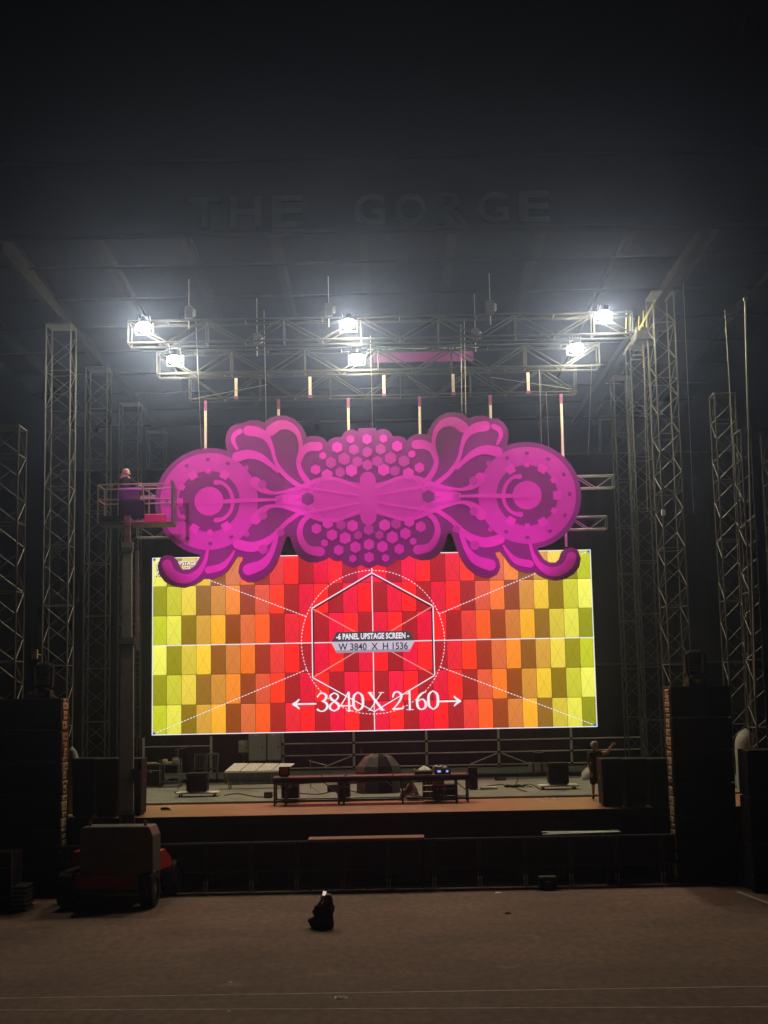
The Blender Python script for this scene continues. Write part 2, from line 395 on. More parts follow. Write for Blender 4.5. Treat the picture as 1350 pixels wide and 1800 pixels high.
def htruss(name, label, xa, xb, y, z, hgt, dep, bay, post_bays=1, m=None, r=0.03, rb=0.02, cat='truss'):
    m = m or (FLOWN if name != 'support_truss' else STEEL)
    t = thing(name, ((xa + xb) / 2, y, z), label, cat)
    for yy in (y - dep / 2, y + dep / 2):
        for zz in (z, z + hgt): bar('chord', (xa, yy, zz), (xb, yy, zz), r, m, t, 8)
    nb = max(2, round((xb - xa) / bay)); bw = (xb - xa) / nb
    for i in range(nb):
        x0_, x1_ = xa + i * bw, xa + (i + 1) * bw
        for yy in (y - dep / 2, y + dep / 2):
            if i % 2: bar('brace', (x0_, yy, z), (x1_, yy, z + hgt), rb, m, t)
            else: bar('brace', (x0_, yy, z + hgt), (x1_, yy, z), rb, m, t)
            if i % 2 == 0: bar('post', (x0_, yy, z), (x0_, yy, z + hgt), rb, m, t)
        for zz in (z, z + hgt): bar('rung', (x0_, y - dep / 2, zz), (x0_, y + dep / 2, zz), rb * .85, m, t)
    for xx in (xb,):
        for yy in (y - dep / 2, y + dep / 2): bar('post', (xx, yy, z), (xx, yy, z + hgt), rb, m, t)
        for zz in (z, z + hgt): bar('rung', (xx, y - dep / 2, zz), (xx, y + dep / 2, zz), rb * .85, m, t)
    return t
# side towers: four rows back on the left, more on the right
for cxp, Y, w, tp, lab in ((10, 38.0, .82, 12.3, 'nearest of the left lattice towers, cut by the left picture edge'),
                       (103, 44.1, .80, 16.9, 'left lattice tower second from the picture edge'),
                       (171, 50.2, .80, 16.9, 'left lattice tower third from the picture edge'),
                       (228, 56.4, .80, 16.9, 'left lattice tower right behind the lift basket'),
                       (275, 62.6, .80, 16.9, 'farthest left lattice tower beside the magenta scenic piece')):
    p = at(cxp, 1000, Y); tower(p.x, Y, tp, w, lab)
for cxp, Y, w, dp, lab in ((1336, 37.0, .75, .75, 'lattice tower at the right picture edge'),
                       (1288, 40.5, .62, .62, 'slim lattice tower second from the right picture edge'),
                       (1184, 42.8, .66, 1.1, 'tall lattice tower right of the end of the front light truss'),
                       (1139, 47.0, .66, .9, 'lattice tower directly under the right end of the front light truss'),
                       (1105, 52.0, .60, .8, 'lattice tower just left of the truss-end tower on the right'),
                       (1077, 60.0, .55, .55, 'farthest right lattice tower next to the LED wall edge')):
    p = at(cxp, 1050, Y); tower(p.x, Y, 11.6 if Y < 38 else 13.4 if Y < 42 else 17.2 if Y < 45 else 16.6, w, lab, 0.6, dp)

# flown light trusses
Y1, Y2, Y3 = 43.2, 45.4, 46.6
def span(xa, ya, xb, yb, Y):
    a = at(xa, ya, Y); b = at(xb, yb, Y); return a.x, b.x, (a.z + b.z) / 2
xa, xb, z1 = span(228, 608, 1110, 590, Y1)
htruss('light_truss', 'front flown aluminium truss carrying the upper three work lights', xa, xb, Y1, z1, 0.72, 0.62, 1.22, r=0.036, rb=0.027)
xa2, xb2, z2 = span(278, 661, 1052, 647, Y2)
htruss('light_truss', 'middle flown aluminium truss carrying the lower three work lights', xa2, xb2, Y2, z2, 0.78, 0.62, 1.28, r=0.036, rb=0.027)
xa3, xb3, z3 = span(334, 706, 1012, 689, Y3)
htruss('screen_truss', 'rear flown truss from which the LED wall hangs', xa3, xb3, Y3, z3, 0.85, 0.5, 1.25, r=0.036, rb=0.026)
for k, (ya_, yb_, lab) in enumerate(((874, 858, 'upper'), (946, 930, 'lower'))):
    xa_, xb_, zz = span(242, ya_, 1078 if k == 0 else 1066, yb_, 46.0)
    htruss('support_truss', '%s horizontal truss behind the magenta scenic piece, ends showing at both sides' % lab, xa_, xb_, 46.0, zz, 0.42, 0.36, 0.62, r=0.024, rb=0.015)
# truss-end sleeve block with diagonal struts and chain at right
p = at(1117, 588, 43.4)
t = thing('sleeve_block', p, 'dark sleeve block with yellow strut joining front truss and right tower', 'truss corner')
MB().box(p + Vector((0.35, .3, 0)), (0.75, 0.9, 0.42)).build('block', DARKSTEEL, t, 0.03)
YELM = mat('yellowish_strut', (0.45, 0.40, 0.15), 0.5, 0.2, 0.2, 5)
bar('strut', at(1123, 580, 43.2), at(1152, 527, 43.2), 0.035, YELM, t, 8)
bar('strut', at(1113, 595, 43.4), at(1096, 624, 43.4), 0.03, ALU, t, 8)
for xx in (1100, 1107, 1122, 1130, 1136):
    bar('spike', at(xx, 585, 43.5), at(xx + 1, 556 - (xx % 3) * 5, 43.5), 0.018, YELM, t)
for k in range(5): 
    q = at(1126 - k * 2, 600 + 8 * k, 43.9); MB().box(q, (0.32, .05, .03)).build('rung', ALU, t)
p = at(1130, 612, 43.6); t = thing('lifting_chain', at(1132, 740, 43.6), 'rusty yellow lifting chain hanging under the truss-end sleeve block', 'chain')
for k in range(16):
    q = at(1130 + .12 * k, 606 + k * 2.6, 43.6); q2 = at(1130 + .12 * (k + 1), 609 + k * 2.6, 43.6)
    o = MB(); rr = .035
    pts = [q + Vector((math.cos(a_) * rr * (1 if k % 2 else .2), math.sin(a_) * rr * (.2 if k % 2 else 1), math.sin(a_ + math.pi / 2) * .03)) for a_ in [i * math.pi / 4 for i in range(9)]]
    o.path(pts, .009, 4).build('chain_link', CORK, t)
bar('wire', at(1132, 645, 43.6), at(1138, 900, 43.6), 0.008, STEEL, t)

# hanger poles from the rear truss down to the LED wall
POLE = mat('cream_pole', (0.70, 0.62, 0.48), 0.5, 0, 0.15, 6)
PINKM = mat('pink_spill_tint', (0.22, 0.03, 0.12), 0.5, 0, 0.2, 6)  # pink light spill on poles and posts is put into this colour
scr_top = (at(267, 981, YS).z + at(1038, 965, YS).z) / 2
for i, xx in enumerate((362, 490, 612, 737, 861, 985)):
    a = at(xx, 706 - (xx - 334) * .025 + 4, 46.52); x_ = a.x
    t = thing('hanger_pole', (x_, 46.4, scr_top + .1), '%s pale hanger pole between the rear truss and the LED wall, counted from the left' % ('first second third fourth fifth sixth'.split()[i]), 'hanger pole', 'poles holding the LED wall')
    bar('pole', (x_, 46.4, scr_top + .1), (x_, 46.4, z3 - .42), 0.048, POLE, t, 8)
    box('clamp', (x_, 46.4, z3 - .24), (0.10, 0.12, 0.36), PINKM, t, 0.01)
for i, xx in enumerate((415, 545, 675, 797, 929)):
    a = at(xx, 690, 46.3)
    t = thing('cross_post', (a.x, 46.3, z3), '%s short cream post standing inside the rear truss, counted from the left' % ('first second third fourth fifth'.split()[i]), 'post', 'short posts in the rear truss')
    box('shaft', (a.x, 46.3, z3 + .36), (0.10, 0.06, 0.66), POLE, t, 0.008)
    box('base_clamp', (a.x, 46.3, z3 - .0), (0.14, 0.1, 0.09), PINKM, t, 0.006)
# chain hoists holding the flown trusses
for i, (xx, yy, Y, lab) in enumerate(((332, 566, Y1, 'chain hoist near the left end of the front truss'), (578, 560, Y1, 'chain hoist left of the middle front lamp'), (862, 556, Y1, 'chain hoist right of centre over the front truss'),
        (452, 612, Y2, 'chain hoist left of centre over the middle truss'), (836, 604, Y2, 'chain hoist right of centre over the middle truss'))):
    p = at(xx, yy, Y); t = thing('chain_hoist', p - Vector((0, 0, .3)), lab, 'chain hoist', 'chain hoists over the trusses')
    box('motor', p + Vector((0, 0, .30)), (.26, .2, .42), DARKSTEEL, t, .03); box('gear_case', p + Vector((.16, 0, .30)), (.1, .16, .24), STEEL, t, .03)
    bar('hook', p - Vector((0, 0, .28)), p + Vector((0, 0, .1)), .022, STEEL, t); bar('load_chain', p + Vector((0, 0, .5)), Vector((p.x, p.y, 18.2)), .014, STEEL, t)
    MB().tube(p + Vector((-.2, 0, -.05)), p + Vector((-.2, 0, .3)), .07, .1, 10).build('chain_bag', BLACKCLOTH, t)
for (xa_, xb_, yy, zz, lab) in ((xa, xb, Y1 + .2, z1 + .74, 'cable loom along the top of the front truss'), (xa2, xb2, Y2 + .2, z2 + .80, 'cable loom along the top of the middle truss')):
    pts = [(xa_ + (xb_ - xa_) * k / 40, yy + .05 * math.sin(k * 1.7), zz + .035 * math.sin(k * 2.3)) for k in range(41)]
    o = MB().path([Vector(q) for q in pts], .035, 6).build('cable_loom', CABLE, None); tag(o, lab, 'cable')
# thin hanging lines
for i, (xx, ya, xb_, yb_, Y, lab) in enumerate((
        (464, 545, 468, 745, 43.8, 'thin cable dropping from the front truss left of centre'),
        (651, 590, 655, 752, 43.9, 'thin cable dropping past the middle lamp to the scenic piece'),
        (810, 570, 812, 725, 43.9, 'left one of two thin cables right of centre'),
        (816, 560, 819, 728, 44.2, 'right one of two thin cables right of centre'),
        (948, 650, 952, 780, 44.6, 'left one of two thin cables above the right disc'),
        (960, 690, 965, 790, 44.6, 'right one of two thin cables above the right disc'),
        (344, 560, 354, 790, 44.0, 'thin cable just left of the first hanger pole'),
        (1201, 500, 1219, 900, 41.0, 'long thin cable right of the tall right tower'),
        (1274, 545, 1292, 830, 39.0, 'faint cable left of the long pole at right'),
        (1040, 640, 1034, 800, 52.0, 'slanting thin guy line above the right end of the scenic piece'))):
    a = at(xx, ya, Y); b = at(xb_, yb_, Y)
    t = thing('hanging_cable', b, lab, 'cable'); bar('line', b, a, 0.009, STEEL, t, 5)
    box('end_hook', b, (0.04, 0.04, 0.08), DARKSTEEL, t)
a = at(1310, 526, 36.5); b = at(1328, 1222, 36.5)
t = thing('long_pole', (b.x, 36.5, b.z), 'long upright pale pole at the right, with a black drape beside it', 'pole')
bar('pole', b, a, 0.03, STEEL, t, 8); box('finial', a, (0.1, 0.1, 0.12), ALU, t, 0.02)
MB().box(((at(1334, 900, 36.6)).x, 36.62, 7.6), (0.22, .08, 9)).build('drape', BLACKCLOTH, t)
# slack diagonal wires near the rear truss
for (xa_, ya_, xb_, yb_, lab) in ((340, 701, 470, 676, 'slanting bare rod and wire left above the scenic piece'), (862, 663, 1005, 684, 'slanting bare rod and wire right above the scenic piece')):
    a = at(xa_, ya_, 45.9); b = at(xb_, yb_, 45.9); t = thing('guy_wire', a, lab, 'wire')
    bar('wire', a, b, 0.008, STEEL, t, 5)
    if xa_ < 500: bar('rod', a + (b - a) * .08, a + (b - a) * .33, 0.02, ALU, t)
    else: bar('rod', a + (b - a) * .6, a + (b - a) * .9, 0.02, ALU, t)
# band between the trusses, pink light spill put into its colour
a = at(656, 630, 47.4); b = at(832, 622, 47.4)
t = thing('magenta_band', ((a.x + b.x) / 2, 47.4, a.z - .2), 'strip of cloth coloured by pink light spill hanging behind the middle truss', 'cloth band')
mb = MB(); k = 30; vs = []
for i in range(k + 1):
    x = a.x + (b.x - a.x) * i / k; vs += [(x, 47.4 + .03 * math.sin(i * 1.3), a.z - .16), (x, 47.4 + .03 * math.sin(i * 1.3), a.z + .30 + .02 * math.sin(i * .5))]
mb.add(vs, [(2 * i, 2 * i + 2, 2 * i + 3, 2 * i + 1) for i in range(k)]).build('cloth', PD, t, fix=False)
bar('pipe', (a.x - .2, 47.44, a.z + .33), (b.x + .2, 47.44, a.z + .33), 0.025, STEEL, t)

# ================================================================== work lights (the lit lamps of the photograph)
LENS = emat('lamp_lens', (1.0, 0.89, 0.60), 1.0)
def lamp(px, py, Y, label, tl=64):
    p = at(px, py, Y); t = thing('work_light', p, label, 'floodlight', 'lit work lights on the flown trusses')
    tilt = Matrix.Rotation(R(-tl), 3, 'X'); d = tilt @ Vector((0, -1, 0)); d = Vector((0, -math.cos(R(tl)), -math.sin(R(tl))))
    x = Vector((1, 0, 0)); u = d.cross(x); rot = Matrix((x, d, u)).transposed()
    r = 0.19
    mb = MB(); vs = []; fs = []; nu, nv = 16, 5                   # shallow emitting dome
    for j in range(nv):
        ph = math.pi / 2 * (1 - j / nv)
        for i in range(nu):
            a_ = 2 * math.pi * i / nu
            vs.append(p + rot @ Vector((math.cos(a_) * math.sin(ph) * r * 1.15, math.cos(ph) * r * 1.0, math.sin(a_) * math.sin(ph) * r)))
    vs.append(p + d * r * 1.0)
    for j in range(nv - 1):
        for i in range(nu): fs.append((j * nu + i, j * nu + (i + 1) % nu, (j + 1) * nu + (i + 1) % nu, (j + 1) * nu + i))
    for i in range(nu): fs.append(((nv - 1) * nu + i, (nv - 1) * nu + (i + 1) % nu, len(vs) - 1))
    mb.add(vs, fs).build('lens', LENS, t, smooth=True)
    MB().tube(p - d * .30, p - d * .004, .13, .215, 20).build('housing', DARKSTEEL, t)
    for k in range(5): MB().box(p - d * .27 + x * (-.18 + .09 * k), (0.015, 0.14, 0.26), rot).build('cooling_fin', DARKSTEEL, t)
    for s in (-1, 1): MB().beam(p - d * .12 + x * (s * .27), p - d * .12 + x * (s * .27) + Vector((0, .12, -.34)), .04, .012, (0, 1, 0)).build('yoke_arm', DARKSTEEL, t)
    MB().beam(p - d * .12 + Vector((-.28, .12, -.35)), p - d * .12 + Vector((.28, .12, -.35)), .05, .014).build('yoke_bar', DARKSTEEL, t)
area = math.pi * .19 * .19 * 1.15 * 1.35
LENS.node_tree.nodes['Principled BSDF'].inputs['Emission Strength'].default_value = LAMP_I / area
YL1, YL2 = Y1 - .52, Y2 - .52
lamp(253, 573, YL1, 'lit floodlight at the left end of the front truss')
lamp(612, 568, YL1, 'lit floodlight in the middle of the front truss')
lamp(1062, 553, YL1, 'lit floodlight at the right end of the front truss')
lamp(307, 630, YL2, 'lit floodlight at the left end of the middle truss', 74)
lamp(627, 628, YL2, 'lit floodlight in the middle of the middle truss', 74)
lamp(1012, 610, YL2, 'lit floodlight at the right end of the middle truss', 74)

# ================================================================== roof and sign
ROOFM = mat('roof_sheet', (0.006, 0.006, 0.007), 0.95, 0.0, 0.3, 2, 0.1)
BEAM = mat('roof_steel', (0.014, 0.0135, 0.012), 0.9, 0.0, 0.25, 3)
zf = at(660, 412, 36).z; ztop = at(660, 275, 36).z
t = thing('stage_roof', (0, 36, zf), 'dark flat stage roof with steel rafters high above the trusses', 'roof')
rz0, rz1 = zf + 1.15, zf + .35
MB().add([(-15, 36.3, rz0 + .5), (15, 36.3, rz0 + .5), (15, 66, rz1 + .5), (-15, 66, rz1 + .5), (-15, 36.3, rz0 + .6), (15, 36.3, rz0 + .6), (15, 66, rz1 + .6), (-15, 66, rz1 + .6)],
         [(0, 1, 2, 3), (4, 5, 6, 7), (0, 1, 5, 4), (1, 2, 6, 5), (2, 3, 7, 6), (3, 0, 4, 7)]).build('roof_deck', ROOFM, t)
for i in range(11):
    x = -13.4 + 2.68 * i
    mb = MB(); a = Vector((x, 36.6, rz0)); b = Vector((x, 65.5, rz1))
    mb.beam(a + Vector((0, 0, .16)), b + Vector((0, 0, .16)), .02, .36); mb.beam(a - Vector((0, 0, .03)), b - Vector((0, 0, .03)), .24, .025); mb.beam(a + Vector((0, 0, .35)), b + Vector((0, 0, .35)), .24, .025)
    mb.build('rafter', BEAM, t)
for j in range(9):
    y = 38 + 3.2 * j; zz = rz0 + (rz1 - rz0) * (y - 36.6) / 29 - .14
    bar('purlin', (-14.5, y, zz), (14.5, y, zz), 0.045, BEAM, t)
for k, x in enumerate((-10.2, 9.6)):
    MB().beam((x, 37, 17.35), (x, 64, 17.35), .25, .35).build('header_beam', BEAM, t, 0.01)
# name board along the roof front
SIGNB = mat('sign_board', (0.015, 0.015, 0.017), 0.8, 0, 0.2, 1)
SIGNL = mat('sign_letter', (0.05, 0.05, 0.054), 0.7, 0, 0.2, 2)
a = at(330, 405, 35.9); b = at(1000, 400, 35.9)
t = thing('roof_sign', (0, 35.9, zf), 'wide dark name board on the roof front with dim raised letters', 'sign')
box('board', (0, 36.0, (zf + ztop) / 2 - .0), (30, 0.15, ztop - zf), SIGNB, t, 0.02)
for z in (zf + .08, ztop - .08): bar('edge_pipe', (-15, 35.88, z), (15, 35.88, z), 0.05, BEAM, t)
word = 'THE GORGE'; pitch = (at(975, 370, 35.85).x - at(325, 370, 35.85).x) / len(word); xl = at(325, 370, 35.85).x
for i, ch in enumerate(word):
    if ch == ' ': continue
    me = text_mesh(ch, xl + i * pitch + .12 * pitch - 0, at(650, 397, 35.85).z - zf, pitch * .76, at(650, 342, 35.85).z - at(650, 397, 35.85).z, -.06, 0.02, 0, 0.05)
    link('letter', me, SIGNL, t)

# ================================================================== back wall and rear of the stage
def drape(name, label, xa, xb, y, z0, z1, m, waves=5.0, amp=.10, cat='curtain', n=120):
    t = thing(name, ((xa + xb) / 2, y, z0), label, cat)
    mb = MB(); vs = []
    for i in range(n + 1):
        x = xa + (xb - xa) * i / n
        w = amp * (math.sin(x * waves) + .5 * math.sin(x * waves * 2.3 + 1))
        vs += [(x, y + w, z0), (x, y + w * .8, (z0 + z1) / 2), (x, y + w * .35, z1)]
    fs = []
    for i in range(n): fs += [(3 * i, 3 * i + 3, 3 * i + 4, 3 * i + 1), (3 * i + 1, 3 * i + 4, 3 * i + 5, 3 * i + 2)]
    mb.add(vs, fs).build('cloth', m, t, smooth=True, fix=False)
    bar('top_pipe', (xa, y, z1 + .03), (xb, y, z1 + .03), 0.035, DARKSTEEL, t)
    return t
a = at(995, 798, 57.6); b = at(1290, 795, 57.6)
drape('back_scrim', 'tall dark grey scrim behind the right lattice towers', 7.4, b.x + .4, 57.8, 0.05, a.z, SCRIM, 3.0, .06)
drape('back_curtain', 'tall black curtain closing the stage behind the LED wall', -13.5, 7.35, 58.4, 0.05, a.z - .2, BLACKCLOTH, 4.0, .1, n=200)
c = at(800, 1290, 55); d_ = at(1200, 1166, 55)
drape('low_curtain', 'low black curtain behind the rear scaffold railing', -7.6, 14.0, 55.2, 0.05, at(1220, 1166, 55.2).z, BLACKCLOTH, 5.0, .05, n=160)
drape('side_curtain', 'black side curtain behind the left stack', -16, -9.0, 64.5, 0.05, 9.0, BLACKCLOTH, 4.0, .1)
YRR = 52.7
t = thing('rear_railing', (2.5, YRR, HR), 'scaffold pipe railing with braces along the rear edge of the stage', 'railing')
xr0 = at(497, 1320, YRR).x; xr1 = at(1180, 1300, YRR).x
rz = [at(800, yy, YRR).z for yy in (1302, 1323, 1345)]
posts = [at(xx, 1320, YRR).x for xx in (497, 622, 750, 877, 1005, 1130)]
for z in rz:
    for i in range(5): bar('rail', (posts[i] + .06, YRR, z), (posts[i + 1] - .06, YRR, z), 0.026, GALV, t, 8)
for i, x in enumerate(posts):
    bar('post', (x, YRR + .05, HR), (x, YRR + .05, rz[0] + .75), 0.05, GALV, t, 8)
    box('base_jack', (x, YRR + .05, HR + .03), (0.2, 0.2, 0.05), DARKSTEEL, t)
    if i in (1, 3): bar('brace', (x - .08, YRR - .04, rz[1] - .05), (x - 1.15, YRR - .3, HR + .15), 0.022, GALV, t)
    if i in (3,):
        bar('brace', (x + .1, YRR - .04, rz[1] - .05), (x + 1.2, YRR - .3, HR + .1), 0.022, GALV, t)
    for z in rz: box('clamp', (x, YRR, z), (0.11, 0.1, 0.09), DARKSTEEL, t, 0.01)
xl0 = at(252, 1313, YRR).x; xl1 = at(371, 1311, YRR).x; zz = at(310, 1312, YRR).z
t = thing('left_railing', ((xl0 + xl1) / 2, YRR, HR), 'short single-pipe railing behind the left road cases', 'railing')
bar('rail', (xl0, YRR, zz), (xl1, YRR, zz), 0.024, GALV, t, 8)
for x in (xl0, xl1): bar('post', (x, YRR, HR), (x, YRR, zz + .35), 0.05, GALV, t, 8)
# electrical cabinets
def cabinet(x0_, y0_, x1_, y1_, Y, label, stem=False):
    a = at(x0_, y1_, Y); b = at(x1_, y0_, Y); w = b.x - a.x; h = b.z - a.z; cxx = (a.x + b.x) / 2
    t = thing('electrical_cabinet', (cxx, Y, HR if stem else HR), label, 'cabinet', 'grey electrical cabinets')
    box('housing', (cxx, Y + .2, a.z + h / 2), (w, .4, h), CABGREY, t, 0.012)
    box('door', (cxx, Y - .014, a.z + h / 2), (w - .06, .02, h - .06), CABGREY, t, 0.008)
    box('handle', (cxx + w * .32, Y - .035, a.z + h * .42), (.03, .02, .1), DARKSTEEL, t)
    box('label_plate', (cxx - w * .05, Y - .027, b.z - h * .16), (.12, .006, .16), WHITE, t)
    if stem: bar('stem', (cxx, Y + .2, HR), (cxx, Y + .2, a.z), .03, STEEL, t, 8)
    else:
        box('plinth', (cxx, Y + .2, (HR + a.z) / 2), (w - .06, .36, max(.02, a.z - HR - .004)), DARKSTEEL, t)
cabinet(437, 1281, 467, 1338, 52.0, 'left one of two big grey electrical cabinets at the rear of the stage')
cabinet(470, 1281, 493, 1337, 52.0, 'right one of two big grey electrical cabinets at the rear of the stage')
cabinet(419, 1302, 435, 1324, 52.0, 'small grey switch box on a stem left of the big cabinets', True)

# ================================================================== LED wall
bl = at(267, 1293, YS); br = at(1051, 1278, YS); tr = at(1038, 965, YS); tl = at(267, 981, YS)
SW = ((br.x - bl.x) + (tr.x - tl.x)) / 2; zb = (bl.z + br.z) / 2; SH = (tl.z + tr.z) / 2 - zb; sx = (bl.x + br.x + tl.x + tr.x) / 4
wall = thing('led_wall', (sx, YS, zb), 'wide LED video wall showing a yellow to red test pattern', 'video wall')
TILT = 0.0
def P_(x, z, y=0.0): return (sx + x, YS + y, zb + z)
pm = bpy.data.materials.new('led_panel'); pm.use_nodes = True; nt = pm.node_tree; N = nt.nodes; b = N['Principled BSDF']
b.inputs['Base Color'].default_value = (.01, .01, .01, 1); b.inputs['Roughness'].default_value = .6
oi = N.new('ShaderNodeObjectInfo'); uvn = N.new('ShaderNodeUVMap'); sp = N.new('ShaderNodeSeparateXYZ'); nt.links.new(uvn.outputs[0], sp.inputs[0])
def math_(op, *a):
    n_ = N.new('ShaderNodeMath'); n_.operation = op
    for i, v in enumerate(a):
        if isinstance(v, (int, float)): n_.inputs[i].default_value = v
        else: nt.links.new(v, n_.inputs[i])
    return n_.outputs[0]
u, v = sp.outputs[0], sp.outputs[1]
d1 = math_('ABSOLUTE', math_('SUBTRACT', u, v)); d2 = math_('ABSOLUTE', math_('SUBTRACT', math_('ADD', u, v), 1.0))
xl_ = math_('LESS_THAN', math_('MINIMUM', d1, d2), 0.026)
edge = math_('GREATER_THAN', math_('MAXIMUM', v, u), 0.975); edge2 = math_('LESS_THAN', math_('MINIMUM', u, v), 0.02)
fac = math_('ADD', math_('SUBTRACT', math_('SUBTRACT', math_('ADD', 0.93, math_('MULTIPLY', v, 0.12)), math_('MULTIPLY', xl_, 0.17)), math_('MULTIPLY', edge2, 0.22)), math_('MULTIPLY', edge, 0.12))
vm = N.new('ShaderNodeVectorMath'); vm.operation = 'SCALE'; nt.links.new(oi.outputs['Color'], vm.inputs[0]); nt.links.new(fac, vm.inputs['Scale'])
nt.links.new(vm.outputs[0], b.inputs['Emission Color']); b.inputs['Emission Strength'].default_value = 1.22
NC, NR = 30, 6; pw, ph = SW / NC, SH / NR
me = bpy.data.meshes.new('panel'); e = 0.005
x, z = pw / 2 - e, ph / 2 - e
me.from_pydata([(-x, 0, -z), (x, 0, -z), (x, 0, z), (-x, 0, z), (-x, .07, -z), (x, .07, -z), (x, .07, z), (-x, .07, z)], [],
               [(0, 1, 2, 3), (5, 4, 7, 6), (4, 5, 1, 0), (1, 5, 6, 2), (2, 6, 7, 3), (4, 0, 3, 7)])
ul = me.uv_layers.new(name='UVMap'); uvs = [(0, 0), (1, 0), (1, 1), (0, 1)]
for li, l in enumerate(me.loops): ul.data[li].uv = uvs[li] if li < 4 else (.3, .6)
me.materials.append(pm); me.materials.append(BLACK)
for i, p in enumerate(me.polygons): p.material_index = 0 if i == 0 else 1
BR = [(238, 235, 95), (228, 222, 80), (232, 204, 72), (240, 196, 55), (244, 172, 45), (242, 138, 45), (240, 116, 38), (248, 92, 36), (254, 58, 30), (252, 40, 32), (250, 32, 36), (254, 36, 34), (254, 32, 32), (255, 36, 34), (252, 28, 32)]
MI = [(190, 196, 40), (200, 196, 54), (208, 186, 60), (206, 154, 58), (206, 140, 54), (208, 122, 56), (214, 104, 56), (220, 86, 54), (226, 60, 52), (226, 38, 50), (228, 22, 54), (234, 18, 56), (238, 20, 58), (236, 24, 60), (232, 24, 56)]
DA = [(150, 150, 24), (146, 138, 24), (140, 112, 20), (146, 104, 34), (146, 88, 28), (146, 70, 22), (150, 64, 26), (158, 50, 30), (164, 38, 30), (168, 30, 34), (176, 28, 38), (174, 26, 36), (170, 26, 34), (166, 26, 34), (168, 28, 34)]
for r_ in range(NR):
    for c_ in range(NC):
        k = (c_ + r_ + 1 - 2) % 3; dd = min(c_, NC - 1 - c_); col = (DA, MI, BR)[k][dd]
        o = link('panel', me, None, wall, ((c_ + .5) * pw - SW / 2, 0, SH - (r_ + .5) * ph))
        kv = random.uniform(.955, 1.045); o.color = (*[q_ * kv for q_ in lin(*col)], 1)
box('back_frame', P_(0, SH / 2, .16), (SW - .02, .1, SH - .02), BLACK, wall)
WL = emat('screen_white', (0.93, 0.93, 1.0), 1.0); PINKL = emat('screen_pale_red', lin(255, 150, 140), 1.0); SHD = emat('screen_dark', lin(60, 20, 30), 0.6)
def sline(name, pts, w, m, y=-.004, closed=False):
    mb = MB(); P = list(pts) + ([pts[0]] if closed else [])
    for (xa_, za_), (xb_, zb_) in zip(P[:-1], P[1:]):
        t_ = Vector((xb_ - xa_, zb_ - za_)).normalized(); n_ = Vector((-t_.y, t_.x)) * w / 2
        mb.add([P_(xa_ + n_.x, za_ + n_.y, y), P_(xb_ + n_.x, zb_ + n_.y, y), P_(xb_ - n_.x, zb_ - n_.y, y), P_(xa_ - n_.x, za_ - n_.y, y)], [(0, 1, 2, 3)])
    return mb.build(name, m, wall, fix=False)
cz = SH / 2; RC = 2.38
sline('border_line', [(-SW / 2 + .02, .02), (SW / 2 - .02, .02), (SW / 2 - .02, SH - .02), (-SW / 2 + .02, SH - .02)], .03, WL, -.004, True)
sline('centre_line', [(0, 0), (0, SH)], .03, WL, -.005); sline('middle_line', [(-SW / 2, cz), (SW / 2, cz)], .03, WL, -.006)
hexv = [(RC * math.sin(R(60 * i)), cz + RC * .985 * math.cos(R(60 * i))) for i in range(6)]
sline('hexagon_shadow', [(x * .985, (z - cz) * .985 + cz - .03) for x, z in hexv], .05, SHD, -.0065, True)
sline('hexagon_line', hexv, .036, WL, -.007, True)
for i in (1, 2, 4, 5): sline('diagonal_line', [hexv[i], (hexv[i][0] * .3, cz + (hexv[i][1] - cz) * .3)], .032, PINKL, -.008)
def dots(name, pts, w, m, y=-.009):
    mb = MB()
    for (xa_, za_), (xb_, zb_) in pts:
        t_ = Vector((xb_ - xa_, zb_ - za_)).normalized(); n_ = Vector((-t_.y, t_.x)) * w / 2
        mb.add([P_(xa_ + n_.x, za_ + n_.y, y), P_(xb_ + n_.x, zb_ + n_.y, y), P_(xb_ - n_.x, zb_ - n_.y, y), P_(xa_ - n_.x, za_ - n_.y, y)], [(0, 1, 2, 3)])
    return mb.build(name, m, wall, fix=False)
nd = 130
dots('dotted_circle', [((RC * 1.02 * math.cos(2 * math.pi * i / nd), cz + RC * 1.02 * math.sin(2 * math.pi * i / nd)), (RC * 1.02 * math.cos(2 * math.pi * (i + .5) / nd), cz + RC * 1.02 * math.sin(2 * math.pi * (i + .5) / nd))) for i in range(nd)], .026, WL)
for qx in (-1, 1):
    for qz in (-1, 1):
        a2 = Vector((qx * (SW / 2 - .05), qz * (SH / 2 - .05))); L_ = a2.length; dr = a2 / L_; seg = []
        s = RC * 1.02
        while s < L_ - .1:
            seg.append(((dr.x * s, cz + dr.y * s), (dr.x * (s + .065), cz + dr.y * (s + .065)))); s += .11
        dots('dotted_line', seg, .028, WL)
BLUE = emat('screen_blue', lin(70, 80, 230), 1.0)
for qx in (-1, 1):
    for qz in (0, 1): dots('corner_mark', [((qx * (SW / 2 - .08) - .04, .07 if qz == 0 else SH - .07), (qx * (SW / 2 - .08) + .04, .07 if qz == 0 else SH - .07))], .08, BLUE, -.0095)
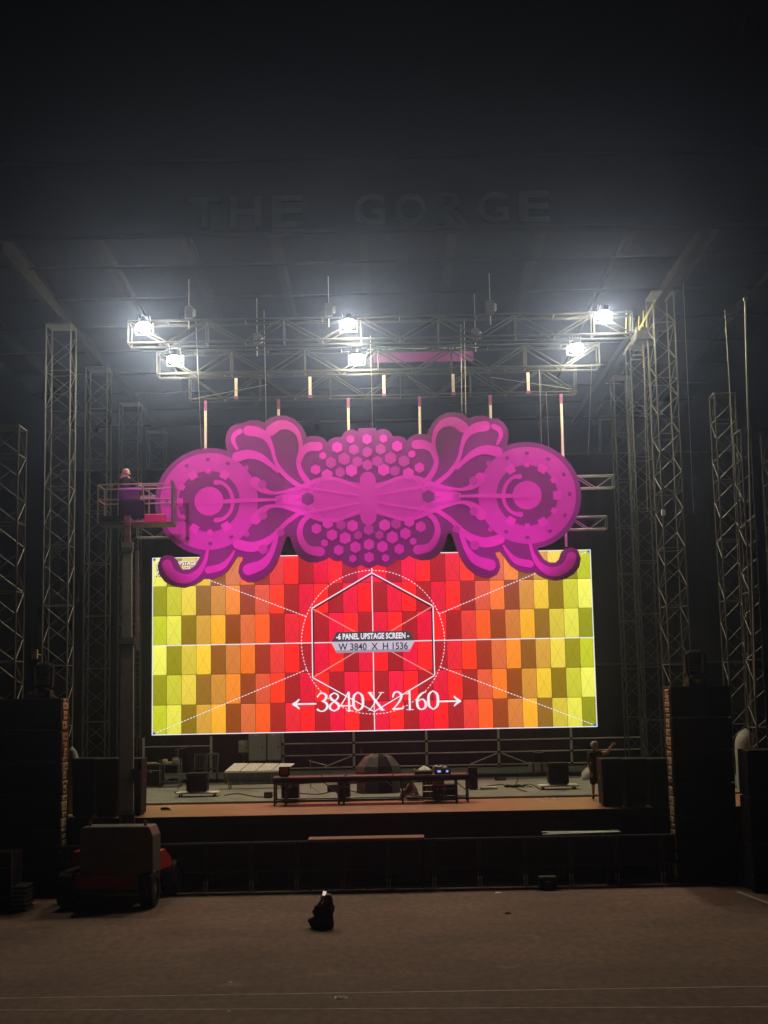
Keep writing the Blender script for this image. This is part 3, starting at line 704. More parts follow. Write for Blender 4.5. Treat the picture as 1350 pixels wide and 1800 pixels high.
# badge in the middle
kk = SW / 777.0
def poly(name, pts, m, y):
    mb = MB(); mb.add([P_(x, z, y) for x, z in pts], [tuple(range(len(pts)))]); return mb.build(name, m, wall, fix=False)
DG = emat('badge_dark', lin(70, 62, 70), 1.0); SV = emat('badge_silver', lin(205, 195, 212), 1.0); SV2 = emat('badge_silver_edge', lin(165, 150, 172), 1.0); INK = emat('badge_ink', lin(28, 24, 30), 1.0)
bz = cz + .02
poly('badge_top', [(-73 * kk, bz), (73 * kk, bz), (64 * kk, bz + 17 * kk), (-64 * kk, bz + 17 * kk)], DG, -.011)
poly('badge_bottom', [(-74 * kk, bz), (-64 * kk, bz - 19.5 * kk), (63 * kk, bz - 19.5 * kk), (74 * kk, bz)], SV, -.011)
poly('badge_shade', [(-66 * kk, bz - 15 * kk), (-64 * kk, bz - 19.5 * kk), (63 * kk, bz - 19.5 * kk), (65 * kk, bz - 15 * kk)], SV2, -.012)
def scrtext(body, xc, z0, w, h, m, y, bold=0.0, left=None):
    me_ = text_mesh(body, (xc - w / 2) if left is None else left, z0, w, h, y, bold); return link('lettering', me_, m, wall)
scrtext('-6 PANEL UPSTAGE SCREEN -', -.01, bz + 3.5 * kk, 128 * kk, 11 * kk, WL, -.014, 0.035)
scrtext('W 3840  X  H 1536', 0, bz - 15.5 * kk, 122 * kk, 12.5 * kk, INK, -.014, 0.014)
for row, (body, wpx) in enumerate((('-6 PANEL UPSTAGE SCREEN -', 112), ('W: 3840 X H: 1536', 64), ('X: 0  Y: 0', 34))):
    z_ = SH - (14.5 + 9.6 * row) * kk
    scrtext(body, 0, z_ - .02, wpx * kk, 8.0 * kk, SHD, -.0105, 0.05, left=-SW / 2 + 5 * kk + .02)
    scrtext(body, 0, z_, wpx * kk, 7.6 * kk, WL, -.0125, 0.03, left=-SW / 2 + 5 * kk)
# serif figures  "<- 3840 X 2160 ->"
G = {
 '3': [[(.06, .80, .10), (.20, .96, .10), (.40, .98, .11), (.56, .84, .17), (.50, .64, .15), (.30, .55, .06)], [(.30, .55, .06), (.54, .46, .15), (.62, .28, .18), (.50, .08, .13), (.26, .01, .08), (.06, .10, .15)]],
 '8': [[(.34, .99, .08), (.13, .86, .13), (.16, .68, .17), (.36, .53, .16), (.56, .36, .18), (.58, .16, .14), (.34, .01, .08)], [(.34, .01, .08), (.10, .14, .15), (.10, .32, .14), (.30, .51, .08), (.52, .68, .12), (.55, .86, .12), (.34, .99, .08)]],
 '4': [[(.46, .99, .10), (.24, .62, .08), (.02, .30, .08)], [(.02, .28, .09), (.68, .28, .09)], [(.50, .99, .13), (.50, .5, .14), (.50, .0, .14)], [(.36, .01, .05), (.64, .01, .05)]],
 '0': [[(.34, 1.0, .07), (.12, .82, .16), (.07, .5, .18), (.12, .18, .16), (.34, .0, .07)], [(.34, 0, .07), (.57, .18, .16), (.62, .5, .18), (.57, .82, .16), (.34, 1.0, .07)]],
 'X': [[(.10, .97, .17), (.46, .5, .17), (.84, .03, .17)], [(.80, .97, .07), (.45, .5, .07), (.10, .03, .07)], [(.0, .98, .05), (.28, .98, .05)], [(.64, .98, .05), (.94, .98, .05)], [(.0, .02, .05), (.26, .02, .05)], [(.66, .02, .05), (.98, .02, .05)]],
 '2': [[(.08, .72, .12), (.16, .92, .13), (.36, .98, .11), (.56, .82, .17), (.52, .58, .14), (.28, .26, .10), (.06, .06, .07)], [(.06, .06, .10), (.36, .06, .13), (.64, .08, .11)], [(.62, .08, .08), (.67, .22, .04)]],
 '1': [[(.36, .98, .12), (.36, .5, .15), (.36, .02, .14)], [(.36, .95, .07), (.26, .88, .06), (.14, .86, .04)], [(.18, .01, .05), (.56, .01, .05)]],
 '6': [[(.62, .96, .06), (.34, .84, .13), (.13, .56, .17), (.11, .26, .18), (.20, .07, .14), (.36, .0, .08)], [(.36, .0, .08), (.57, .12, .16), (.59, .36, .17), (.42, .56, .10), (.16, .46, .07)]],
}
def figures(body, x, z0, h, adv):
    for ch in body:
        if ch == ' ': x += .36 * h; continue
        wd = .72 if ch != 'X' else 1.0
        mb = MB()
        for s_ in G[ch]: stroke(mb, [(sx + x + p[0] * h * .95, zb + z0 + p[1] * h, p[2] * h * .78) for p in s_], YS - .016, YS - .0155, 7)
        mb.build('lettering', WL, wall, fix=False); x += wd * h * adv
    return x
h_ = 32 * kk; x_ = (556 - 656.5) * kk; z0_ = (1286 - 1250) * kk
xe = figures('3840', x_, z0_, h_, .90); xe = figures('X', (646 - 656.5) * kk, z0_, h_ * .98, .9); xe = figures('2160', (687 - 656.5) * kk, z0_, h_, .90)
zc_ = z0_ + h_ * .42
for s_, xa_, xb_ in ((-1, 516, 555), (1, 807, 769)):
    xa_ = (xa_ - 657) * kk; xb_ = (xb_ - 657) * kk; mb = MB()
    stroke(mb, [(sx + xa_, zb + zc_, .055), (sx + xb_, zb + zc_, .055)], YS - .0162, YS - .0157, 2)
    for q in (1, -1): stroke(mb, [(sx + xa_, zb + zc_, .08), (sx + xa_ - s_ * .11, zb + zc_ + q * .07, .07), (sx + xa_ - s_ * .19, zb + zc_ + q * .15, .05)], YS - .0164, YS - .0158, 3)
    mb.build('arrow', WL, wall, fix=False)

# ================================================================== magenta scenic piece
SC = 3.2927; CXP, CYP = 647.0, 876.0; th = math.atan(14.5 / 558.0)
eu = Vector((math.cos(th), -math.sin(th))); ev = Vector((-math.sin(th), -math.cos(th)))
cw = at(CXP, CYP, YP); SP = 279.0 / ((at(926, 868.5, YP).x - at(368, 883, YP).x) / 2)
scen = thing('scenic_piece', (cw.x, YP, cw.z - 2.4), 'large ornate magenta scenic cutout with clock-like discs hanging above the LED wall', 'scenery')
def cp(x, y):                                     # tracing of the right half in a scaled crop of the photo -> metres
    d = Vector((640 + x / SC - CXP, 700 + y / SC - CYP)); return (d.dot(eu) / SP, d.dot(ev) / SP)
def sc(w): return w / SC / SP
RGTH = [(0, 165), (62, 165), (66, 184), (88, 174), (112, 170), (140, 180), (160, 206), (164, 213), (198, 210), (228, 222), (245, 240), (268, 214), (308, 198), (352, 200), (364, 206),
        (370, 178), (392, 136), (430, 95), (478, 72), (530, 68), (576, 80), (606, 108), (640, 92), (690, 88), (724, 98), (736, 104), (772, 106), (806, 126), (830, 160), (838, 205), (833, 240), (828, 264)]
c0 = Vector((943, 555)); rr = 313.0
a0 = math.atan2(262 - 555, 828 - 943)
for i in range(1, 30):
    a_ = a0 + (math.atan2(868 - 555, 1000 - 943) - a0) * i / 29; RGTH.append((c0.x + rr * math.cos(a_), c0.y + rr * math.sin(a_)))
RGTH += [(1012, 890), (1036, 926), (1068, 944), (1104, 945), (1124, 926), (1136, 890), (1160, 864), (1198, 855), (1234, 874), (1250, 920), (1240, 970), (1210, 1010), (1160, 1040), (1100, 1050), (1040, 1036), (1004, 1018), (986, 1003),
         (940, 1008), (890, 995), (845, 964), (815, 922), (800, 900), (785, 884), (758, 889), (762, 906), (780, 935), (787, 975), (770, 1015), (735, 1034), (690, 1037), (640, 1016), (592, 976), (562, 932), (545, 890), (530, 850), (512, 800), (500, 768), (490, 770),
         (480, 792), (468, 842), (450, 884), (424, 912), (384, 934), (332, 938), (290, 926), (262, 911), (232, 934), (190, 936), (172, 956), (132, 978), (100, 971), (80, 964), (52, 980), (24, 985)]
half = [cp(*p) for p in RGTH]; half = [(max(0.0, x), z) for x, z in half]
half[0] = (0, half[0][1]); half[-1] = (0, half[-1][1])
outline = half + [(-x, z) for x, z in reversed(half[1:-1])]
PY = YP
mb = MB(); mb.prism_xz([(cw.x + x, cw.z + z) for x, z in outline], PY, PY + .10); mb.build('base_board', PD, scen)
LAY = [0]
def put(name, m, fn, mirror=True, layer=1):       # raised plate, mirrored to the other half
    LAY[0] += 1
    for s in ((1, -1) if mirror else (1,)):
        mb = MB(); fn(mb, s, PY - .002 * layer - .00025 * LAY[0] - (.0001 if s < 0 else 0)); mb.build(name, m, scen)
def frond(pts, layer=1, m=None, name='frond'):
    def fn(mb, s, y):
        stroke(mb, [(cw.x + s * cp(p[0], p[1])[0], cw.z + cp(p[0], p[1])[1], sc(p[2])) for p in pts], y, PY - .0005, 7)
    put(name, m or PL, fn, True, layer)
def dsk(x, y, r, layer=1, m=None, name='dot', n=24, ph=0.0, mirror=True):
    def fn(mb, s, yy):
        q = cp(x, y); disc(mb, cw.x + s * q[0], cw.z + q[1], sc(r), yy, PY - .0005, n, ph)
    put(name, m or PL, fn, mirror, layer)
dsk(943, 555, 283, 1, PR, 'disc_ring', 64)
def ringm(mb, s, y):                               # dark toothed inner disc
    q = cp(943, 555); disc(mb, cw.x + s * q[0], cw.z + q[1], sc(178), y, PY - .0005, 56)
put('inner_disc', PD, ringm, True, 2)
dsk(943, 555, 84, 4, PL, 'hub_disc', 40)
for ang, w_, rad in ((90, 26, 178), (60, 46, 180), (30, 30, 178), (0, 48, 176), (-30, 30, 178), (-60, 46, 180), (-90, 26, 178), (122, 46, 178), (238, 46, 178)):
    def fn(mb, s, y, ang=ang, w_=w_, rad=rad):
        q = cp(943 + rad * math.cos(R(ang)), 555 - rad * math.sin(R(ang))); a_ = R(ang) if s > 0 else math.pi - R(ang); h2 = sc(w_) / 2
        er = Vector((math.cos(a_), math.sin(a_))); et = Vector((-er.y, er.x))
        P = [Vector((cw.x + s * q[0], cw.z + q[1])) + er * i * h2 * 1.05 + et * j * h2 * (1.0 if i < 0 else 1.15) for i, j in ((-1, -1), (-1, 1), (1, 1), (1, -1))]
        mb.prism_xz([(p.x, p.y) for p in P], y, PY - .0005)
    put('tooth', PL, fn, True, 3)
for ang in (90, 60, 30, 2, -28, -58, -90, 118, 240):
    def fn(mb, s, y, ang=ang):
        q = cp(943 + 246 * math.cos(R(ang)), 555 - 246 * math.sin(R(ang))); a_ = R(ang) if s > 0 else math.pi - R(ang); h2 = sc(23) / 2
        er = Vector((math.cos(a_), math.sin(a_))); et = Vector((-er.y, er.x))
        P = [Vector((cw.x + s * q[0], cw.z + q[1])) + er * i * h2 * .8 + et * j * h2 for i, j in ((-1, -1), (-1, 1), (1, 1), (1, -1))]
        mb.prism_xz([(p.x, p.y) for p in P], y, PY - .0005)
    put('notch', PD, fn, True, 2)
frond([(900, 446, 30), (862, 452, 20), (822, 495, 20), (806, 558, 22), (820, 618, 20), (860, 658, 20), (905, 668, 30)], 5, PL, 'hook')
frond([(945, 558, 34), (880, 560, 22), (800, 560, 26), (700, 560, 22), (600, 563, 16), (520, 565, 10)], 6, PL, 'stem')
frond([(572, 158, 62), (520, 126, 58), (462, 134, 46), (418, 176, 30), (402, 235, 24), (404, 290, 24), (418, 350, 26), (404, 412, 30), (366, 470, 34)], 2)
frond([(300, 262, 54), (350, 262, 50), (394, 292, 40), (414, 345, 28)], 2)
frond([(702, 150, 60), (645, 162, 56), (598, 195, 40), (570, 255, 24), (554, 325, 20), (532, 376, 24), (484, 436, 26), (418, 490, 26)], 2)
frond([(752, 152, 32), (784, 172, 28), (792, 208, 24), (772, 254, 16)], 2)
frond([(772, 302, 60), (704, 290, 52), (634, 312, 40), (574, 362, 26), (540, 398, 20)], 2)
frond([(672, 455, 62), (640, 492, 46), (596, 518, 24), (540, 524, 16), (455, 508, 20), (380, 488, 28), (300, 458, 24), (210, 456, 20), (120, 492, 16), (40, 530, 10)], 3)
frond([(678, 672, 62), (646, 632, 46), (600, 604, 26), (540, 602, 16), (455, 628, 20), (380, 655, 28), (300, 690, 24), (210, 698, 20), (120, 668, 16), (40, 630, 10)], 3)
frond([(366, 664, 26), (408, 702, 30), (426, 760, 34), (412, 818, 38), (376, 862, 46), (312, 876, 56)], 2)
frond([(430, 652, 26), (500, 700, 26), (560, 758, 28), (622, 806, 44), (702, 832, 58), (785, 812, 56)], 2)
frond([(552, 742, 24), (570, 810, 26), (600, 880, 34), (648, 934, 54), (728, 962, 66)], 2)
frond([(806, 850, 12), (838, 898, 22), (884, 938, 38), (958, 954, 42)], 2)
frond([(960, 842, 16), (976, 902, 22), (1012, 960, 34), (1070, 996, 50), (1130, 990, 58), (1176, 958, 58), (1196, 912, 58)], 2)
def lens(mb, s, y):
    pts = [(24, 500), (120, 478), (220, 448), (310, 462), (400, 500), (560, 545), (560, 588), (400, 640), (310, 690), (220, 706), (120, 684), (24, 655)]
    mb.prism_xz([(cw.x + s * max(0, cp(*p)[0]), cw.z + cp(*p)[1]) for p in pts], y, PY - .0005)
put('centre_leaf', PR, lens, True, 1)
frond([(300, 470, 10), (380, 540, 22), (540, 560, 30)], 2, PL); frond([(300, 680, 10), (380, 600, 22), (540, 572, 30)], 2, PL)
frond([(60, 562, 8), (180, 540, 14), (330, 510, 16), (420, 490, 12)], 4, PL); frond([(60, 600, 8), (180, 620, 14), (330, 640, 16), (420, 655, 12)], 4, PL)
dsk(372, 567, 40, 5, PD, 'hexagon', 6, R(30)); dsk(535, 562, 22, 5, PM, 'square', 4, R(45))
def capsule(mb, s, y):
    p0 = cp(24, 470); p1 = cp(24, 690); stroke(mb, [(cw.x, cw.z + p0[1], sc(92)), (cw.x, cw.z + (p0[1] + p1[1]) / 2, sc(96)), (cw.x, cw.z + p1[1], sc(92))], y, PY - .0005, 4)
put('centre_capsule', PR, capsule, False, 4)
for x, y, r in ((535, 755, 22), (640, 848, 27), (635, 652, 25), (632, 472, 25), (722, 370, 15), (730, 756, 15)): dsk(x, y, r, 4, PM, 'dot', 20)
HX = [(110, 228, 24, 1), (190, 272, 33, 1), (94, 290, 32, 0), (275, 318, 23, 1), (152, 342, 37, 0), (75, 362, 32, 0), (230, 360, 34, 0), (320, 398, 31, 1), (112, 412, 37, 1), (178, 418, 31, 0), (255, 432, 35, 1),
      (328, 743, 32, 1), (262, 714, 33, 1), (120, 735, 35, 1), (186, 727, 30, 0), (240, 783, 34, 1), (165, 805, 36, 1), (285, 828, 22, 1), (205, 873, 31, 1), (108, 860, 34, 1), (126, 925, 23, 1), (90, 792, 26, 0)]
for x, y, r, k in HX: dsk(x, y, r, 2, PL if k else PM, 'hexagon', 6, R(30))
def hexc(mb, s, y, yy, r):
    q = cp(30, yy); disc(mb, cw.x, cw.z + q[1], sc(r), y, PY - .0005, 6, R(30))
for yy, r, m_ in ((232, 30, PL), (308, 31, PM), (384, 32, PM), (762, 32, PM), (848, 33, PL), (922, 31, PL)):
    put('hexagon', m_, lambda mb, s, y, yy=yy, r=r: hexc(mb, s, y, yy, r), False, 2)
for xx in (368, 651, 926):
    q = at(xx, 876, YP + .3); bar('bracket', (q.x, YP + .1, cw.z), (q.x, 45.8, cw.z), .04, DARKSTEEL, scen)
    bar('bracket', (q.x, YP + .1, cw.z - 1), (q.x, 45.8, cw.z - 1), .04, DARKSTEEL, scen)

# ================================================================== loudspeakers
def speaker(name, label, c, s, group=None, taper=0.0, cat='speaker', feet=True, plate=None, handle=True):
    x, y, z = c; w, d, h = s; t = thing(name, (x, y, z), label, cat, group)
    wb = w * (1 - taper)
    vs = [(x - wb / 2, y - d / 2, z + .03), (x + wb / 2, y - d / 2, z + .03), (x + wb / 2, y + d / 2, z + .03), (x - wb / 2, y + d / 2, z + .03),
          (x - w / 2, y - d / 2, z + h), (x + w / 2, y - d / 2, z + h), (x + w / 2, y + d / 2, z + h), (x - w / 2, y + d / 2, z + h)]
    MB().add(vs, [(0, 1, 2, 3), (4, 5, 6, 7), (0, 1, 5, 4), (1, 2, 6, 5), (2, 3, 7, 6), (3, 0, 4, 7)]).build('cabinet', BLACK, t, 0.015)
    box('grille', (x, y - d / 2 - .012, z + h * .52), (min(w, wb) - .10, .02, h - .14), GRILLE, t, 0.006)
    if handle:
        for sd in (-1, 1): box('handle', (x + sd * (wb / 2 - .0) + sd * .012, y, z + h * .6), (.02, .2, .08), DARKSTEEL, t, 0.004)
    for sx_ in (-1, 1):
        box('foot', (x + sx_ * (wb / 2 - .08), y - d / 2 + .08, z + .015), (.06, .06, .03), RUBBER, t); box('foot', (x + sx_ * (wb / 2 - .08), y + d / 2 - .08, z + .015), (.06, .06, .03), RUBBER, t)
    if plate:
        sd = plate
        zz = z + .02
        while zz < z + h - .08:
            hh = random.uniform(.07, .24); hh = min(hh, z + h - .01 - zz)
            dd = d * random.uniform(.40, .62); y_ = y - d * .12 + random.uniform(-.05, .05)
            box('rigging_plate', (x + sd * (w / 2 + .02), y_, zz + hh / 2), (.03, dd, hh), CORK, t, 0.012)
            box('rigging_pin', (x + sd * (w / 2 + .045), y_ - dd * random.uniform(-.3, .3), zz + hh * .5), (.03, .05, .05), random.choice((STEEL, DARKSTEEL)), t)
            zz += hh + random.uniform(.012, .05)
    return t
ordn = ['lowest', 'second', 'third', 'fourth', 'fifth', 'topmost']
pr = Vector((0, 33.95, 0)); YPA = pr.y + .45; HT = at(1237, 1205, pr.y).z
for side, xc, wd in (('right', at(1240, 1400, pr.y).x, 105 / ppm(pr.y)), ('left', at(44, 1400, pr.y).x, 122 / ppm(pr.y))):
    for k in range(6):
        speaker('speaker_cabinet', '%s black speaker cabinet of the tall %s-hand stack' % (ordn[k] + (' from the ground' if 0 < k < 5 else ''), side), (xc, YPA, k * HT / 6), (wd, .9, HT / 6 - .006), 'cabinets of the tall speaker stacks', plate=-1 if side == 'right' else 1, handle=False)
for k in range(3):
    p = onh(1382, 1570); z3_ = at(1350, 1318, p.y).z / 3
    speaker('speaker_cabinet', '%s black cabinet of the low stack at the right picture edge' % ('lowest', 'middle', 'top')[k], (p.x, p.y + .5, k * z3_), (1.42, .9, z3_ - .006), 'cabinets of the low right stack', handle=False)
# subwoofers on the stage front corners
for side, xs, y_ in (('right', (1076, 1117, 1158), 35.75), ('left', (146, 187, 230), 35.75)):
    for i, xx in enumerate(xs):
        p = at(xx, 1340, y_ - .4); top = at(xx, 1334, y_ - .4).z
        pos = ('inner', 'middle', 'outer')[i if side == 'right' else 2 - i]
        speaker('subwoofer', '%s one of three tapered black speakers at the %s front of the stage' % (pos, side), (p.x, y_, HS + .005), (39 / ppm(35.3), .8, top - HS), 'black speakers at the stage front corners', taper=.10)
# moving lights on the stacks
def moving_head(c, label, flip=1):
    x, y, z = c; t = thing('moving_light', c, label, 'stage light', 'stage lights on the tall stacks')
    box('base', (x, y, z + .10), (.46, .42, .2), BLACK, t, .02)
    box('base_panel', (x, y - .22, z + .11), (.24, .012, .09), CORK, t, .003)
    MB().tube((x, y, z + .2), (x, y, z + .27), .12, None, 16).build('turntable', DARKSTEEL, t)
    for s in (-1, 1): MB().add([(x + s * .19, y - .09, z + .26), (x + s * .26, y - .09, z + .30), (x + s * .27, y - .06, z + .78), (x + s * .20, y - .06, z + .80), (x + s * .19, y + .09, z + .26), (x + s * .26, y + .09, z + .30), (x + s * .27, y + .06, z + .78), (x + s * .20, y + .06, z + .80)], [(0, 1, 2, 3), (4, 5, 6, 7), (0, 1, 5, 4), (1, 2, 6, 5), (2, 3, 7, 6), (3, 0, 4, 7)]).build('yoke_arm', BLACK, t, .012)
    box('yoke_base', (x, y, z + .285), (.46, .2, .05), BLACK, t, .01)
    a = Vector((x, y + .1, z + .60)); d = Vector((.0, -.25, .95)).normalized() * flip
    MB().tube(a - d * .28, a + d * .26, .155, .18, 16).build('head', BLACK, t, .01)
    MB().tube(a + d * .262, a + d * .28, .15, .15, 16).build('lens', mat('dark_glass', (.03, .03, .035), .1, 0, .1), t)
    for k in range(3): MB().tube(a - d * (.2 - .07 * k), a - d * (.185 - .07 * k), .175, None, 16).build('cooling_ring', DARKSTEEL, t)
moving_head((at(1224, 1203, pr.y + .5).x, pr.y + .5, HT), 'black moving light standing on the tall right stack')
moving_head((at(75, 1217, pr.y + .5).x, pr.y + .5, HT), 'black moving light standing on the tall left stack')
# bits of hardware lying on the stacks
for xx, yy, lab in ((1232, 1196, 'yellowish clamp lying beside the moving light on the right stack'), (57, 1205, 'yellowish clamp lying beside the moving light on the left stack')):
    q = at(xx, yy, pr.y + .25); q.z = HT
    t = thing('clamp', q, lab, 'clamp')
    YB_ = mat('brass_clamp', (.55, .42, .18), .45, .3, .3, 20)
    box('jaw', q + Vector((0, 0, .05)), (.2, .1, .1), YB_, t, .015); box('bolt', q + Vector((.06, 0, .14)), (.06, .06, .1), YB_, t, .01); box('wing', q + Vector((-.08, -.02, .12)), (.05, .12, .05), YB_, t, .01)
q = at(61, 1150, pr.y + .9)
t = thing('junction_box', q, 'small orange junction box on the tower above the left stack', 'box')
box('body', q, (.15, .1, .24), mat('orange_box', (.5, .27, .1), .5), t, .01); box('lid', q + Vector((0, -.055, 0)), (.12, .012, .2), mat('orange_box'), t); bar('bracket', q, q + Vector((0, .6, 0)), .02, DARKSTEEL, t)
q = at(1166, 901, 42.0)
t = thing('junction_box', q, 'small pale box fixed on the tall right tower', 'box')
box('body', q, (.12, .1, .16), WHITE, t, .01); box('lid', q + Vector((0, -.055, 0)), (.1, .012, .13), WHITE, t); bar('bracket', q, q + Vector((.1, .3, 0)), .015, DARKSTEEL, t)

# ================================================================== things on stage
def wedge_dolly(px, py, wpx, hpx, label, lab2, bw):
    p = stg(px, py); p.z = HR; w = wpx / ppm(p.y); h = hpx / ppm(p.y)
    t = thing('flat_dolly', (p.x, p.y + .3, HR), lab2, 'dolly')
    box('board', (p.x, p.y + .3, HR + .11), (bw / ppm(p.y), .62, .05), WHITE, t, .01)
    for sx_ in (-1, 1):
        for sy_ in (-1, 1): MB().tube((p.x + sx_ * bw / ppm(p.y) * .4 - .02, p.y + .3 + sy_ * .22, HR + .042), (p.x + sx_ * bw / ppm(p.y) * .4 + .02, p.y + .3 + sy_ * .22, HR + .042), .042, None, 10).build('caster', RUBBER, t)
    speaker('monitor_speaker', label, (p.x, p.y + .3, HR + .137), (w, .5, h), taper=.02)
wedge_dolly(345, 1405, 37, 33, 'black cube monitor speaker on the left dolly', 'low white flat dolly under the left monitor speaker', 74)
wedge_dolly(984, 1392, 35, 38, 'black cube monitor speaker on the right dolly', 'low white flat dolly under the right monitor speaker', 68)
p = stg(836, 1393); p.z = HR
speaker('monitor_speaker', 'black upright monitor speaker at the right end of the long table', (p.x - .05, p.y + .4, HR), (.27, .42, .66))
t = thing('white_board', (p.x + .4, p.y + .3, HR), 'short pale board lying on the floor right of the table', 'board')
box('plank', (p.x + .42, p.y + .3, HR + .045), (.5, .22, .07), WHITE, t, .01); box('batten', (p.x + .42, p.y + .3, HR + .012), (.42, .05, .02), WOOD, t)
# long table
p = stg(654, 1414); YT = p.y; xa_ = at(479, 1400, YT).x; xb_ = at(826, 1400, YT).x; zt = at(650, 1364, YT).z
TABTOP = mat('dark_red_table_top', (.09, .055, .05), .45, 0, .2, 4)
t = thing('long_table', ((xa_ + xb_) / 2, YT, HS), 'long dark equipment table at the front edge of the stage', 'table')
for i in range(3):
    x0_ = xa_ + (xb_ - xa_) / 3 * i; x1_ = xa_ + (xb_ - xa_) / 3 * (i + 1)
    box('top', ((x0_ + x1_) / 2, YT + .38, zt - .025), (x1_ - x0_ - .01, .8, .05), TABTOP, t, .006)
    box('apron', ((x0_ + x1_) / 2, YT + .015, zt - .10), (x1_ - x0_ - .02, .03, .10), BLACK, t, .004)
for xx in (xa_ + .05, xa_ + .35, xa_ + (xb_ - xa_) * .335, xa_ + (xb_ - xa_) * .36, xa_ + (xb_ - xa_) * .66, xb_ - .35, xb_ - .05):
    for yy in (YT + .05, YT + .70): bar('leg', (xx, yy, HS), (xx, yy, zt - .05), .028, DARKSTEEL, t)
for i, (fa, fb) in enumerate(((.0, .34), (.36, .66), (.67, 1.0))):
    a_ = xa_ + (xb_ - xa_) * fa + .05; b_ = xa_ + (xb_ - xa_) * fb - .05
    for yy in (YT + .05, YT + .70): bar('stretcher', (a_, yy, HS + .13), (b_, yy, HS + .13), .02, DARKSTEEL, t)
    bar('stretcher', (a_, YT + .70, HS + .52), (b_, YT + .70, HS + .60), .022, DARKSTEEL, t)
    bar('brace', (b_ - .45, YT + .06, zt - .1), (b_, YT + .06, HS + .3), .014, STEEL, t)
def yt(px): return at(px, 1360, YT + .3).x
# gear on the table
x_ = yt(500); t = thing('small_monitor', (x_, YT + .25, zt), 'small reddish square screen at the left end of the long table', 'monitor')
box('shell', (x_, YT + .3, zt + .15), (.30, .12, .25), BLACK, t, .012); box('screen', (x_ - .0, YT + .235, zt + .155), (.22, .012, .17), mat('dim_red_glass', (.32, .07, .05), .35), t); box('stand', (x_, YT + .32, zt + .014), (.2, .16, .026), BLACK, t, .004)
x_ = yt(778); t = thing('media_player', (x_, YT + .2, zt), 'dark player with two small lit blue displays on the long table', 'player')
box('shell', (x_, YT + .34, zt + .07), (.44, .42, .13), BLACK, t, .012); box('face', (x_, YT + .122, zt + .075), (.42, .012, .10), DARKSTEEL, t)
GB = emat('blue_display', lin(140, 160, 255), 1.4)
for dx, w_ in ((-.10, .09), (.12, .06)): box('display', (x_ + dx, YT + .112, zt + .08), (w_, .01, .05), GB, t)
for k in range(4): MB().tube((x_ - .15 + .1 * k, YT + .3, zt + .135), (x_ - .15 + .1 * k, YT + .3, zt + .165), .018, None, 8).build('knob', STEEL, t)
x_ = yt(745); t = thing('mixer', (x_, YT + .2, zt), 'low mixer with a pale cable heap on the long table', 'mixer')
box('shell', (x_, YT + .38, zt + .05), (.46, .44, .09), DARKSTEEL, t, .012); box('yellow_cheek', (x_ - .25, YT + .38, zt + .07), (.03, .44, .14), YELM, t, .006)
for k in range(8): box('fader', (x_ - .18 + .05 * k, YT + .3 + .02 * (k % 3), zt + .105), (.018, .04, .02), WHITE, t)
t = thing('white_towel', (x_, YT + .5, zt + .1), 'crumpled white towel lying on the mixer', 'towel')
mb = MB(); vs = []; nn = 10
for j in range(nn + 1):
    for i in range(nn + 1):
        u_ = i / nn - .5; v_ = j / nn - .5; vs.append((x_ + .02 + u_ * .36, YT + .45 + v_ * .26, zt + .11 + .10 * max(0, 1 - 4 * (u_ * u_ + v_ * v_)) * (.6 + random.random() * .6)))
mb.add(vs, [(j * (nn + 1) + i, j * (nn + 1) + i + 1, (j + 1) * (nn + 1) + i + 1, (j + 1) * (nn + 1) + i) for j in range(nn) for i in range(nn)]).build('cloth', WHITE, t, smooth=True)
x_ = yt(772); t = thing('white_towel', (x_ + .02, YT + .5, zt + .14), 'bunched white cloth lying on the lit player', 'towel')
mb = MB(); 
for k in range(7): mb.ball((x_ - .12 + .05 * k, YT + .5, zt + .17 + .03 * math.sin(k * 2.1)), (.05, .05, .035), 8, 6)
mb.build('cloth', WHITE, t, smooth=True)
bar('fold', (x_ - .14, YT + .46, zt + .19), (x_ + .22, YT + .46, zt + .15), .02, WHITE, t)
for xx, lab in ((566, 'left'), (608, 'second'), (690, 'third'), (820, 'right')):
    x_ = yt(xx); t = thing('small_bottle', (x_, YT + .2, zt), 'small pale bottle on the long table, %s of the four' % lab, 'bottle', 'small bottles on the table')
    MB().tube((x_, YT + .2, zt), (x_, YT + .2, zt + .07), .026, .022, 10).build('body', WHITE, t); MB().tube((x_, YT + .2, zt + .07), (x_, YT + .2, zt + .09), .012, None, 8).build('cap', BLACK, t)
